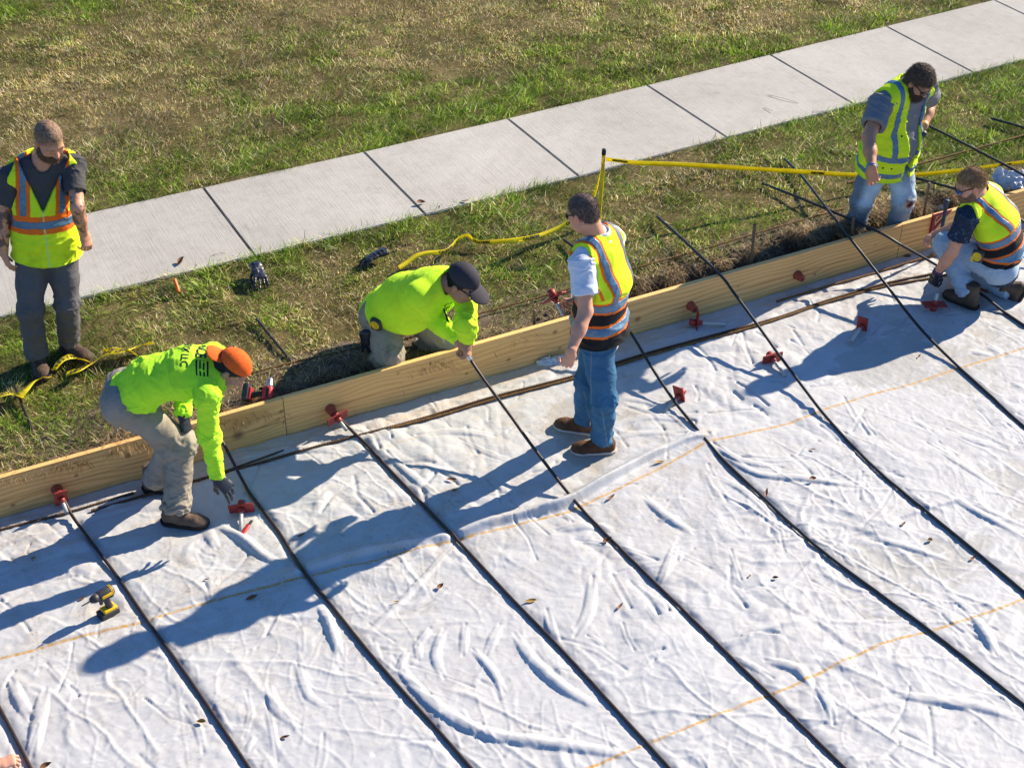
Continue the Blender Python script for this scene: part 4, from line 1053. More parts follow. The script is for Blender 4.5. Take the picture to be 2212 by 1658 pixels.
        nst, Ls, cu = strand if strand else (3500, .010, 0.0)
        back = s.R @ np.array([0, -.9, -.3]); V_, F, C = strands(P, q, N, nst, Ls * k, lambda R: back * (.25 if cu else .9), col, 5, .0024, cu, .55)
        return link(name, npmesh(name, np.r_[P, V_], [q, F + len(P)], np.r_[c, C]), M_HAIR, parent)
    def beard(s, parent, col, thick=.009, full=True, vox=.004):
        S = Sdf(vox); k = s.k; t_ = thick
        S.ell(s.w(0, .030, -.034), s.R, np.array((.065 + t_ * .5, .067 + t_, .090)) * k, .001); S.ell(s.w(0, .044, -.086), s.R, np.array((.046 + t_, .052 + t_, .036 + t_)) * k, .03)
        for sx in (-1, 1): S.ell(s.w(sx * .046, .020, -.068), s.R, np.array((.023 + t_, .050, .034 + t_)) * k, .03)
        S.ell(s.w(0, .094, -.048), s.R, np.array((.028, .016, .008)) * k, .012)
        def cut(P):
            L = s.loc(P); ys = np.array([-.05, -.005, .012, .03, .06, .09, .12]); zs = np.array([-.06, -.03, -.015, -.030, -.048, -.0405, -.0405])
            return (L[:, 2] - np.interp(L[:, 1], ys, zs) + .003 * noise(L * 120, 3)) * .7
        S.cut(cut); S.cut(lambda P: -s.loc(P)[:, 1] - .004)
        S.ell(s.w(0, .108, -.064), s.R, np.array((.021, .022, .0085)) * k, .004, 's')
        cf = lambda P, N: np.asarray(col) * (0.8 + 0.5 * fbm(s.loc(P) * 80, 19, 3))[:, None]
        P, q = S.build(); P = relax(P, q, 1); N = vnormals(P, q); P = P + N * (.0022 * noise(s.loc(P) * 110, 27))[:, None]; c = cf(P, N)
        V_, F, C = strands(P, q, N, 2600, (.008 + thick * .8) * k, lambda R: np.tile(s.R @ np.array([0, .2, -1.0]), (len(R), 1)), np.asarray(col) * 1.25, 8, .0022, 0, .5)
        return link("beard", npmesh("beard", np.r_[P, V_], [q, F + len(P)], np.r_[c, C]), M_HAIR, parent)
    def glasses(s, parent, lens, wrap=.0, name="sunglasses"):
        S = Sdf(.003); k = s.k
        for sx in (-1, 1):
            S.cap(s.w(sx * .064, .086, .010), s.w(sx * .080, -.012, .012), (.0045 * k, .003 * k), side=s.R[:, 2], k=.002)
            S.cap(s.w(sx * .010, .111, .010), s.w(sx * .064, .088, .010), (.0050 * k, .0034 * k), side=s.R[:, 2], k=.002)
        S.cap(s.w(-.012, .111, .010), s.w(.012, .111, .010), .004 * k, k=.002)
        fr = obj_from(name, S, M_BLACK, parent, lambda P, N: (.01, .01, .01), None, 0)[0]
        for sx in (-1, 1):
            S = Sdf(.003); R2 = s.R @ np.array(Matrix.Rotation(-sx * .42, 3, 'Z'))
            S.ell(s.w(sx * .036, .1005, -.005), R2, np.array((.030, .0055, .020)) * k, .001)
            obj_from("lens", S, lens, fr, lambda P, N: (.01, .01, .01), None, 0)
        return fr
    def ballcap(s, parent, col, back=False, tilt=0.0):
        S = Sdf(.004); k = s.k; sg = -1 if back else 1
        S.ell(s.w(0, -.012, .040), s.R, np.array((.086, .106, .090)) * k, .001)
        S.cut(lambda P: ((.040 - .22 * (s.loc(P)[:, 1] * sg)) - s.loc(P)[:, 2]) if back else ((.036 + .02 * s.loc(P)[:, 1]) - s.loc(P)[:, 2]))
        o = obj_from("cap", S, M_CLEAN, parent, lambda P, N: var(P, col, .15, 10))[0]
        B = Sdf(.004)
        B.ell(s.w(0, sg * .118, .034 - (.018 if back else .010)), s.R @ np.array(Matrix.Rotation(-sg * (.42 if back else .30), 3, 'X')), np.array((.078, .078, .0062)) * k, .001)
        B.ell(s.w(0, -.012 + sg * .0, .040), s.R, np.array((.080, .100, .2)) * k, .003, 's')
        def bend(P, N):
            return np.zeros(len(P))
        P, q = B.build(); L = s.loc(P); L[:, 2] -= 3.2 * L[:, 0] ** 2; P = s.c + L * k @ s.R.T
        br = link("brim", npmesh("brim", P, q, var(P, np.asarray(col) * (1.0 if back else 1.1), .12, 10)), M_CLEAN, parent)
        return o
# ------------------------------------------------------------------ hands
def hand_prims(S, w, d, back, curls, thumb=(0.5, 0.3), side=1, k=1.0, spread=0.10):
    """w wrist, d along the hand, back = back-of-hand normal; side: +1 thumb on d x back, -1 the other way"""
    y = nrm(d); z = nrm(np.asarray(back) - y * (np.asarray(back) @ y)); x = np.cross(y, z) * side
    g = lambda a, b, c: w + (x * a + y * b + z * c) * k
    S.cap(g(0, -.02, 0), g(.002, .030, 0), (.029 * k, .020 * k), (.036 * k, .016 * k), side=x, k=.012)
    S.cap(g(.002, .030, 0), g(0, .078, 0), (.037 * k, .016 * k), (.040 * k, .0135 * k), side=x, k=.012)
    fx = (.030, .0105, -.0105, -.030); ln = (.072, .080, .074, .058); off = (.088, .092, .089, .080); rr = (.0088, .0090, .0086, .0076)
    for i in range(4):
        c = curls[i] if np.ndim(curls) else curls
        p = g(fx[i], off[i] - .012, -.001); a = fx[i] / .03 * spread; dirx = math.sin(a); ang = 0.12 + c * 1.15
        segs = (.45, .32, .26)
        for j in range(3):
            dd = x * dirx + (y * math.cos(ang) - z * math.sin(ang)) * math.cos(a)
            q = p + nrm(dd) * ln[i] * segs[j] * k * 1.12
            S.cap(p, q, rr[i] * k * (1 - .08 * j), rr[i] * k * (1 - .08 * (j + 1)), k=.004); p = q
            ang += c * (1.35 if j == 0 else .95) + .08
    t0 = g(.026, .018, -.006); S.cap(g(.012, .006, -.002), t0, .017 * k, .015 * k, k=.012)
    o, c = thumb
    d1 = nrm(x * (.75 * (1 - o * .6)) + y * .75 - z * (.35 + o * .8)); q = t0 + d1 * .040 * k; S.cap(t0, q, .0135 * k, .0108 * k, k=.008)
    d2 = nrm(x * (.35 * (1 - o) - c * .7) + y * .9 - z * (.3 + o * .5)); S.cap(q, q + d2 * .034 * k, .0108 * k, .0088 * k, k=.005)

# ------------------------------------------------------------------ bodies and clothes
class Fig:
    """joints in metres; all parts are grown from them"""
    def __init__(s, name_label, root, J, Fh, Fc, bulk=1.0, belly=0.0):
        s.J = J; s.Fh = nrm(Fh); s.Fc = nrm(Fc); s.b = bulk; s.belly = belly
        s.root = empty("person", root); tag(s.root, name_label, "person", "workers on the site")
        up = nrm(J['nb'] - J['hc']); s.up = up
        s.Xh = nrm(J['hr'] - J['hl']); s.Xc = nrm(J['sr'] - J['sl'])
        # forward vectors square to side and spine
        s.Yh = nrm(np.cross(up, s.Xh)); s.Yc = nrm(np.cross(nrm(J['nb'] - J['ch']), s.Xc))
        J['wa'] = J.get('wa', J['hc'] * .55 + J['ch'] * .45 + s.Yh * (.012 + belly * .5))
        s.sp = [J['hc'], J['wa'], J['ch'], J['nb']]
    def torso(s, S, g, hip=True, sh=True, top=True):
        """g: growth outwards of the bare trunk"""
        J, b = s.J, s.b; Xm = nrm(s.Xh + s.Xc)
        if hip: S.cap(J['hc'] - s.up * .06, J['hc'] + s.up * .08, (.150 * b + g, .108 * b + g), (.148 * b + g, .108 * b + g), s.Xh, .05)
        S.cap(J['hc'] + s.up * .06, J['wa'], (.148 * b + g, .108 * b + g), (.146 * b + g, (.106 + s.belly * .25) * b + g), s.Xh, .06)
        if s.belly: S.ell(J['wa'] + s.Yh * s.belly * .9 - s.up * .02, np.stack([s.Xh, s.Yh, s.up], 1), (.135 * b + g, .10 * b + s.belly * .4 + g, .13 + g), .07)
        S.cap(J['wa'], J['ch'], (.146 * b + g, .106 * b + g), (.168 * b + g, .112 * b + g), Xm, .06)
        S.cap(J['ch'], J['ch'] * .45 + J['nb'] * .55, (.168 * b + g, .112 * b + g), (.150 * b + g, .085 * b + g), s.Xc, .05)
        S.cap(J['ch'] * .4 + J['nb'] * .6, J['nb'], (.13 * b + g, .075 * b + g), (.070 + g, .062 + g), s.Xc, .05)
        if sh:
            for k in 'lr':
                mid = J['nb'] * .55 + J['s' + k] * .45 + s.up * .005
                S.cap(mid, J['s' + k], .056 * b + g * .9, .054 * b + g * .9, k=.04)
    def tl(s, P):
        """trunk coordinates: height above the hips (m), sideways to the person's right (m), forward (m)"""
        J = s.J; pts = s.sp; best = np.full(len(P), 1e9); H = np.zeros(len(P)); C = np.zeros((len(P), 3)); acc = 0; W = np.zeros(len(P))
        tot = sum(np.linalg.norm(b - a) for a, b in zip(pts, pts[1:]))
        for i, (a, b) in enumerate(zip(pts, pts[1:])):
            z = b - a; L = np.linalg.norm(z); z /= L; t = (P - a) @ z
            tc = np.clip(t, 0 if i else -1, L if i < len(pts) - 2 else L + 1); c = a + tc[:, None] * z; d = np.linalg.norm(P - c, axis=1)
            m = d < best; best = np.where(m, d, best); H = np.where(m, acc + tc, H); C = np.where(m[:, None], c, C); acc += L
        w = np.clip(H / tot, 0, 1)[:, None]; X = s.Xh * (1 - w) + s.Xc * w; X /= np.linalg.norm(X, axis=1)[:, None]
        Y = s.Yh * (1 - w) + s.Yc * w; Y /= np.linalg.norm(Y, axis=1)[:, None]
        Q = P - C; return H, (Q * X).sum(1), (Q * Y).sum(1)
    def body(s, head, skin, hands=(), arms='lr', extra=None, scalp=None, legs=True, tattoo=None, vox=.0045, red=1.0):
        J, b = s.J, s.b; S = Sdf(vox)
        s.torso(S, -.012)
        S.cap(J['nb'] - s.up * .03, head.w(0, -.020, -.055), (.062, .060), (.056, .060), s.Xc, .03)
        S.cap(J['nb'], head.w(0, -.040, .0), .050, .045, k=.03)
        head.add(S)
        for k in arms:
            sh, e, w = J['s' + k], J['e' + k], J['w' + k]
            S.cap(sh, e, .050 * b, .041 * b, k=.03); S.cap(e, e * .55 + w * .45, .041 * b, .041 * b, k=.02); S.cap(e * .6 + w * .4, w, (.041 * b, .039 * b), (.029, .023), side=J.get('ws' + k), k=.02)
        for h in hands: hand_prims(S, *h[:5], **h[5])
        if legs:
            for k in 'lr':
                S.cap(J['h' + k], J['k' + k], .074 * b, .052 * b, k=.03); S.cap(J['k' + k], J['a' + k], .050 * b, .036, k=.02)
        def col(P, N):
            c = head.colour(P, skin, red=red, scalp=scalp)
            c = c * (1 + .08 * fbm(P * 14, 7, 3))[:, None]
            if tattoo is not None: c = tattoo(P, c)
            if extra is not None: c = extra(P, c)
            return c
        o = obj_from("body", S, M_SKIN, s.root, col)[0]
        return o
    def trousers(s, base, mat, g=.014, flare=.012, top=.06, amp=.010, extra=None, cuff=-.02, seed=1, name="trousers", tears=()):
        J, b = s.J, s.b; S = Sdf(.005); up = s.up
        S.cap(J['hc'] - up * .05, J['hc'] + up * top, (.150 * b + g, .112 * b + g), (.146 * b + g, .106 * b + g), s.Xh, .05, capz=.02)
        segs = []
        for k in 'lr':
            h, kn, a = J['h' + k], J['k' + k], J['a' + k]; sd = s.Xh
            S.cap(h + up * .0, h * .4 + kn * .6, .094 * b + g, .076 * b + g, sd, .05); S.cap(h * .4 + kn * .6, kn, .076 * b + g, .062 * b + g, sd, .03)
            d = nrm(a - kn); en = a + d * cuff
            S.cap(kn, kn * .55 + en * .45, .062 * b + g, (.058 * b + g), sd, .035); S.cap(kn * .6 + en * .4, en, .058 * b + g, .048 + g + flare, sd, .03, capz=.012)
            # buttock / seat
            S.ell(h - s.Yh * .030 + up * .0, np.stack([s.Xh, s.Yh, up], 1), (.082 * b + g, .076 * b + g, .09 * b), .05)
            bend = 1 - abs(nrm(kn - h) @ nrm(a - kn))
            segs += [(h, kn, amp * .8, 16, [(0.05, .18, .7), (1.0, .2, .5 + 1.5 * bend)]), (kn, en, amp, 20, [(0.0, .18, .5 + 1.2 * bend), (1.0, .32, 1.25)])]
        for c, r in tears: S.ell(c, None, r, .004, 's')
        dp = lambda P, N: folds(P, N, segs, seed) + crumple(P, seed, amp * .55, 11)
        def col(P, N):
            c = base(P, N) if callable(base) else var(P, base, .14, 9, seed)
            return c if extra is None else extra(P, N, c)
        return obj_from(name, S, mat, s.root, col, dp)
    def shirt(s, base, mat, g=.016, sleeve='long', hem=-.06, neck=.066, amp=.008, extra=None, seed=2, name="shirt", neck_fn=None, sl_r=.0, foc=None):
        J, b = s.J, s.b; S = Sdf(.005); up = s.up
        s.torso(S, g)
        if hem < -.03: S.cap(J['hc'] + up * hem, J['hc'] + up * .05, (.155 * b + g, .118 * b + g), (.150 * b + g, .110 * b + g), s.Xh, .05, capz=.015)
        segs = [(J['hc'] + up * hem, J['ch'], -amp * .9, 13, [(0.2, .35, .9), (.9, .3, .35)])] if foc is None else foc
        for k in 'lr':
            sh, e, w = J['s' + k], J['e' + k], J['w' + k]
            if sleeve == 'long':
                S.cap(sh, e, .066 * b + sl_r, .056 * b + sl_r, k=.05); cu = e * .04 + w * .96
                S.cap(e, e * .5 + w * .5, .056 * b + sl_r, .052 * b, k=.035); S.cap(e * .55 + w * .45, cu, .052 * b, .040, k=.02, capz=.010)
                bend = 1 - abs(nrm(e - sh) @ nrm(w - e))
                segs += [(sh, e, amp, 22, [(0, .3, .8), (1, .25, .6 + 1.5 * bend)]), (e, w, amp * .9, 26, [(0, .3, .6 + bend), (1, .35, .8)])]
            elif sleeve == 'short':
                en = sh * .36 + e * .64
                S.cap(sh, en, .066 * b + sl_r, .071 * b + sl_r, k=.05, capz=.010); segs += [(sh, en, amp * .8, 18, [(0, .4, .8), (1, .3, .4)])]
                S.cap(en, e, .055 * b, .055 * b, k=.002, op='s')
        S.cap(J['nb'] - up * .015 + s.Yc * .018, J['nb'] + up * .14 + s.Yc * .05, neck, neck, k=.008, op='s')
        if neck_fn is not None: S.cut(neck_fn)
        dp = lambda P, N: folds(P, N, segs, seed) + crumple(P, seed, amp * .9, 8)
        def col(P, N):
            c = base(P, N) if callable(base) else var(P, base, .10, 8, seed)
            return c if extra is None else extra(P, N, c)
        return obj_from(name, S, mat, s.root, col, dp)
    def vest(s, g=.030, hem=-.12, colour=None, vneck=None, seed=4, amp=.006, arm_r=.092, front_open=0.0, name="safety_vest", flare=.01, strap=.06):
        """sleeveless waistcoat; colour(H, X, Y, P) -> rgb; vneck: (depth below the neck, half width at the neck)"""
        J, b = s.J, s.b; S = Sdf(.005); up = s.up
        s.torso(S, g, hip=True, sh=True)
        S.cap(J['hc'] + up * (hem + .02), J['hc'] + up * .08, (.152 * b + g + flare, .116 * b + g + flare), (.150 * b + g, .110 * b + g), s.Xh, .05, capz=.012)
        for k in 'lr':
            sg = 1 if k == 'r' else -1; sh, e = J['s' + k], J['e' + k]
            o = sh + s.Xc * sg * (strap)
            S.cap(o + up * .10 , o - up * .10, arm_r, arm_r * .95, k=.01, op='s')
            S.cap(sh * .75 + e * .25, e, .083 * b, .075 * b, k=.008, op='s')
        Lt = sum(np.linalg.norm(q - p) for p, q in zip(s.sp, s.sp[1:]))
        def cut(P):
            H, X, Y = s.tl(P); f = (hem - H)
            if vneck is not None:
                dep, hw = vneck; yy = (H - (Lt - dep)) / dep
                v = np.where(Y > 0, np.abs(X) - np.maximum(yy, -.2) * hw, 1.0)
                f = np.maximum(f, np.minimum(-v, .03) * 1.0)
            if front_open: f = np.maximum(f, np.where(Y > 0.02, front_open(H, X) - 0, -1))
            return f
        S.cut(cut)
        S.cap(J['nb'] - up * .02, J['nb'] + up * .15 + s.Yc * .03, .080, .085, k=.006, op='s')
        dp = lambda P, N: folds(P, N, [(J['hc'] + up * hem, J['ch'], -amp, 12, [(0.3, .4, .9), (.9, .3, .3)])], seed) + crumple(P, seed, amp * .8, 7)
        def col(P, N):
            H, X, Y = s.tl(P); return colour(H, X, Y, P)
        return obj_from(name, S, M_VEST, s.root, col, dp)
    def boot(s, k, d, upv, leather, sole_c, mat=None, hi=.10, low=False, name="boot", L=.29, sole_h=.026):
        """d toe direction, upv sole normal"""
        a = s.J['a' + k]; y = nrm(d); z = nrm(np.asarray(upv) - y * (np.asarray(upv) @ y)); x = np.cross(y, z); R = np.stack([x, y, z], 1)
        o = a - z * .088 - y * .012; g = lambda p, q, r: o + x * p + y * q + z * r
        def foot(S, gr):
            S.cap(g(0, -.040, .045), g(0, .06, .042), (.034 + gr, .046 + gr), (.037 + gr, .046 + gr), x, .03)
            S.cap(g(0, .05, .036), g(.0, .125, .032), (.040 + gr, .036 + gr), (.046 + gr, .033 + gr), x, .03); S.ell(g(0, .150, .028), R, (.046 + gr, .056 + gr, .033 + gr), .03)
        S = Sdf(.0045); foot(S, .004)
        S.cap(g(0, -.015, .07), g(0, -.006, .088 + (.02 if low else hi)), (.045, .052), (.050, .056), x, .03, capz=.01)
        S.cut(lambda P: (sole_h * .8 - (P - o) @ z))
        ob = obj_from(name, S, mat or M_LEATH, s.root, lambda P, N: var(P, leather, .25, 22, 5), lambda P, N: .002 * fbm(P * 45, 8, 3))[0]
        S = Sdf(.0045); foot(S, .010); S.cap(g(0, -.045, .02), g(0, .15, .02), (.040, .05), (.046, .05), x, .03)
        S.cut(lambda P: (P - o) @ z - sole_h); S.cut(lambda P: 0.0 - (P - o) @ z)
        obj_from("sole", S, M_CLEAN, ob, lambda P, N: var(P, sole_c, .2, 30, 6), None, 0)
        return ob
# ================================================================== the people
ONLY = os.environ.get("ONLY", "123456h")
def chk(n, J, Fh):
    d = lambda a, b: round(float(np.linalg.norm(J[a] - J[b])), 3)
    print("POSE", n, {k: d(*k.split('-')) for k in ('hc-nb', 'hc-ch', 'sl-sr', 'sl-el', 'el-wl', 'sr-er', 'er-wr', 'hl-kl', 'kl-al', 'hr-kr', 'kr-ar')}, 'hc', np.round(J['hc'], 2), 'al', np.round(J['al'], 2), 'ar', np.round(J['ar'], 2), 'nb', np.round(J['nb'], 2), POSELOG); POSELOG.clear()
    for k in ('hl', 'hr', 'sl', 'sr', 'el', 'er', 'wl', 'wr', 'kl', 'kr', 'al', 'ar', 'nb'): print('   ', k, np.round(px(J[k]), 0), np.round(J[k], 2), end=';')
    print()
def banded(base, silver_mask, parts):
    pass
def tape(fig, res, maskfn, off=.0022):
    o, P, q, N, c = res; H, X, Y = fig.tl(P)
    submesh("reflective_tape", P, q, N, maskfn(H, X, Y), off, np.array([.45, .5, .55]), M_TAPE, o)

# ---- standing man at the left, tattooed arms
if '1' in ONLY:
    J = {}
    J['ar'] = unz(80, 768, .25 + .088); J['al'] = unz(150, 738, .25 + .088)
    A = (J['ar'] + J['al']) / 2
    Fh = D(.30, -.95, 0); R_ = right_of(Fh)
    J['hc'] = atz(100, .24 + .90, A, .02); J['hr'] = J['hc'] + R_ * .090; J['hl'] = J['hc'] - R_ * .090
    J['kr'] = ik(J['hr'], J['ar'], .425, .415, 66, 655); J['kl'] = ik(J['hl'], J['al'], .425, .415, 146, 660)
    Fc = D(.32, -.92, -.1); Rc = right_of(Fc)
    J['ch'] = at(88, 432, A, .02); J['nb'] = at(89, 350, A, .02)
    J['sr'] = J['nb'] + Rc * .185 - V(0, 0, .055); J['sl'] = J['nb'] - Rc * .185 - V(0, 0, .045)
    J['wr'] = at(8, 548, A, -.10); J['er'] = ik(J['sr'], J['wr'], .29, .26, -3, 468)
    J['wl'] = at(181, 505, A, -.04); J['el'] = ik(J['sl'], J['wl'], .29, .26, 168, 450)
    chk(1, J, Fh)
    f = Fig("bearded man with tattooed arms standing on the grass in lime vest and grey trousers", tuple(np.r_[A[:2], .24]), J, Fh, Fc, 1.03)
    hd = Head(at(106, 303, A, -.04), D(.55, -.62, -.55), D(.28, -.30, .9), 1.0)
    def tat(P, c):
        m = np.zeros(len(P))
        for k in 'lr':
            for a, b in (('e', 'w'), ('s', 'e')):
                p0, p1 = J[a + k], J[b + k]; z = nrm(p1 - p0); t = ((P - p0) @ z) / np.linalg.norm(p1 - p0)
                d = np.linalg.norm(P - p0 - ((P - p0) @ z)[:, None] * z, axis=1)
                m = np.maximum(m, (d < .07) * (t > -.05) * (t < (.86 if a == 'e' else 1.05)))
        n = fbm(P * np.array([34, 34, 26]), 77, 3); n2 = np.abs(noise(P * 55, 79))
        ink = np.clip(smooth(.02, .16, n) * .75 + smooth(.14, .03, n2) * .5, 0, .85) * m
        return c * (1 - ink[:, None]) + np.array([.045, .045, .05]) * ink[:, None]
    skin = (0.66, 0.315, 0.185)
    f.body(hd, skin, [(J['wr'], nrm(D(.12, -.15, -1)), nrm(D(-.5, -.85, 0)), .0, .0, {})][:0] + [
        (J['wr'], D(.25, -.22, -1), D(-.75, -.65, 0), (.22, .30, .36, .42), (.45, .1), dict(side=1)),
        (J['wl'], D(.16, -.2, -1), D(.75, -.65, .1), (.35, .45, .5, .55), (.55, .2), dict(side=-1))], tattoo=tat, red=1.3, scalp=((0.25, .14, .085), .75))
    hd.hair(f.root, (0.27, 0.155, 0.09), .0012, "crop", strand=(3500, .006, 0.0)); hd.beard(f.root, (0.15, 0.082, 0.045), .007); hd.eyes(f.root)
    f.trousers((0.118, 0.112, 0.112), M_CLOTH, .010, .012, amp=.007, seed=11)
    f.shirt((0.070, 0.066, 0.066), M_CLOTH, .010, 'short', hem=-.04, neck=.062, seed=12, sl_r=-.006)
    def vc(H, X, Y, P):
        c = var(P, LIME, .10, 10, 14); org = np.zeros(len(P), bool)
        aX = np.abs(X)
        hb = (H > .150) & (H < .275); org |= hb
        vb = (aX > .074) & (aX < .156) & (H >= .275) & (Y > -.02); org |= vb
        c = np.where(org[:, None], var(P, ORANGE, .06, 10, 15), c)
        grime = smooth(-.05, .5, fbm(P * 9, 88, 4)) * smooth(.14, .0, H) * .75
        c = c * (1 - .35 * grime[:, None])
        zip_ = (np.abs(X) < .004) & (Y > 0); return np.where(zip_[:, None], np.array([.55, .75, .3]), c)
    r = f.vest(.036, -.085, vc, vneck=(.27, .125), seed=13, arm_r=.080, flare=.016)
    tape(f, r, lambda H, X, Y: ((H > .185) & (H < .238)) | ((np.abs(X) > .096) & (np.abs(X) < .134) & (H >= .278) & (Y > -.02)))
    for k, d in (('r', D(.42, -.9, 0)), ('l', D(.80, -.6, 0))): f.boot(k, d, V(0, 0, 1), (0.085, 0.052, 0.036), (0.06, .045, .035))

# ---- man in the orange cap bent over the bars
if '2' in ONLY:
    J = {}
    J['ar'] = unz(379, 1106, .098); J['al'] = unz(338, 1034, .098)
    A = (J['ar'] + J['al']) / 2
    Fh = D(.96, .05, -.35)
    J['hc'] = at(267, 858, A, .0); toC = D(.10, -1, .0)
    J['hr'] = J['hc'] + toC * .09; J['hl'] = J['hc'] - toC * .09
    J['kr'] = ik(J['hr'], J['ar'], .45, .44, 410, 945); J['kl'] = ik(J['hl'], J['al'], .45, .44, 360, 952)
    Fc = D(.35, .0, -.94)
    J['ch'] = at(404, 803, A, -.02); J['wa'] = at(322, 822, A, .0); J['nb'] = at(468, 800, A, -.03)
    J['sr'] = J['nb'] + toC * .18 - D(1, 0, .0) * .045 + V(0, 0, -.045); J['sl'] = J['nb'] - toC * .18 - D(1, 0, 0) * .03 - V(0, 0, .02)
    J['wr'] = bone(J['sr'], 470, 1031, .575, 1, 'wr'); J['er'] = ik(J['sr'], J['wr'], .31, .275, 446, 925)
    J['wl'] = at(395, 900, A, .02); J['el'] = ik(J['sl'], J['wl'], .30, .265, 396, 822)
    chk(2, J, Fh)
    f = Fig("worker in orange cap and lime long-sleeved shirt bending down to reach a red sleeve", tuple(np.r_[A[:2], 0]), J, Fh, Fc, .92)
    hd = Head(at(500, 797, A, -.05), D(.62, -.15, -.78), D(.80, .0, .60), 1.0)
    f.body(hd, (0.48, 0.245, 0.145), [], red=.8)
    # both hands wear black gloves
    for nm, w, d, bk, cu, th, kw in (("glove", J['wr'], D(.62, -.1, -.80), D(.72, -.65, .35), (.12, .2, .28, .4), (.5, .3), dict(side=1, k=1.16, spread=.16)),
                                     ("glove", J['wl'], D(.25, -.35, -.8), D(.75, -.3, .5), (.9, .95, .95, 1.0), (.8, .7), dict(side=-1, k=1.06))):
        S = Sdf(.004); hand_prims(S, w, d, bk, cu, th, **kw); e = J['er'] if kw['side'] > 0 else J['el']
        S.cap(w + nrm(e - w) * .055, w, .034, (.031, .026), k=.012, capz=.008)
        obj_from(nm, S, M_GLOVE, f.root, lambda P, N: (.02, .02, .02))
    hd.hair(f.root, (0.018, 0.014, 0.012), .006); hd.eyes(f.root)
    hd.ballcap(f.root, np.array([0.85, 0.13, 0.018]), back=True)
    f.trousers((0.32, 0.275, 0.215), M_DIRTY, .018, .020, top=.03, amp=.008, seed=21)
    bt = Sdf(.005); bt.cap(J['hc'] - f.up * .02, J['hc'] + f.up * .13, (.150, .118), (.150, .112), f.Xh, .02, capz=.02)
    obj_from("undershirt", bt, M_CLOTH, f.root, lambda P, N: var(P, (.02, .023, .03), .2, 20), lambda P, N: folds(P, N, [(J['hc'], J['wa'], .004, 18, [])], 4))
    SH2 = (0.52, 0.95, 0.035)
    def hem2(P):
        H, X, Y = f.tl(P); return (.070 + .050 * np.clip(Y / .1, -1, 1)) - H
    r2 = f.shirt(SH2, M_CLEAN, .020, 'long', hem=.02, neck=.066, amp=.009, seed=22, sl_r=.002, neck_fn=hem2)
    for k, d in (('r', D(1, -.12, 0)), ('l', D(1, .0, 0))): f.boot(k, d, V(0, 0, 1), (0.15, 0.10, 0.068), (0.02, .016, .014), sole_h=.030, L=.3)
    F2, R2 = f, r2

# ---- kneeling man in the dark cap
if '3' in ONLY:
    J = {}
    J['kr'] = aty(843, 772, .115); J['kl'] = aty(973, 741, .115); A = J['kr'] * .6 + J['kl'] * .4
    Fh = D(.85, -.5, -.1)
    toC = right_of(D(.72, -.6, 0))
    J['hr'] = at(820, 684, J['kr'], .20); J['hc'] = J['hr'] - toC * .10; J['hl'] = J['hc'] - toC * .10
    J['ar'] = bone(J['kr'], 779, 806, .40, 1, 'ar'); J['al'] = bone(J['kl'], 872, 762, .42, 1, 'al')
    Fc = D(.62, -.68, -.30)
    toS = right_of(D(.58, -.74, 0))
    J['nb'] = at(957, 606, J['kr'], -.10); J['ch'] = J['hc'] * .40 + J['nb'] * .60 + D(.6, -.1, .1) * .05; J['wa'] = J['hc'] * .68 + J['nb'] * .32 + D(-.2, .1, .7) * .02
    J['sr'] = J['nb'] + toS * .19 - V(0, 0, .040); J['sl'] = J['nb'] - toS * .18 - V(0, 0, .085)
    tip = unz(1012, 770, .468); J['wr'] = at(990, 736, tip, .01); J['wl'] = at(1011, 739, tip, .07)
    J['er'] = ik(J['sr'], J['wr'], .31, .26, 946, 697); J['el'] = ik(J['sl'], J['wl'], .31, .26, 1005, 694)
    chk(3, J, Fh)
    f = Fig("heavy-set worker in dark cap and lime long-sleeved shirt kneeling behind the form", tuple(np.r_[A[:2], .25]), J, Fh, Fc, 1.16, .075)
    hd = Head(at(1000, 611, J['nb'], -.03), D(.78, -.42, -.46), D(.42, -.22, .88), 1.06)
    tip = unz(1012, 770, .468)
    f.body(hd, (0.44, 0.225, 0.13), [
        (J['wr'], nrm(tip - J['wr'] + D(.2, 0, .35) * .05), D(.35, -.75, .6), (.65, .8, .9, .95), (.8, .6), dict(side=-1, k=1.08)),
        (J['wl'], nrm(tip - J['wl'] + V(0, 0, .0)), D(.85, .1, .6), (.75, .85, .9, .9), (.7, .5), dict(side=1, k=1.08))], red=.7)
    hd.hair(f.root, (0.016, 0.012, 0.010), .006); hd.eyes(f.root); hd.ballcap(f.root, np.array([0.045, 0.042, 0.05]))
    hd.glasses(f.root, M_LENSY, name="safety_glasses")
    f.trousers((0.31, 0.265, 0.20), M_DIRTY, .012, .018, top=.05, amp=.007, seed=31)
    r3 = f.shirt((0.62, 0.97, 0.03), M_CLEAN, .022, 'long', hem=-.05, neck=.070, amp=.004, seed=32, sl_r=.0)
    F3, R3 = f, r3
    for k in 'lr': f.boot(k, nrm(J['a' + k] - J['k' + k]) * .35 + V(0, 0, -1), nrm(J['k' + k] - J['a' + k]) * 1.0 + V(0, 0, -.1), (0.10, 0.07, 0.05), (.03, .025, .02))

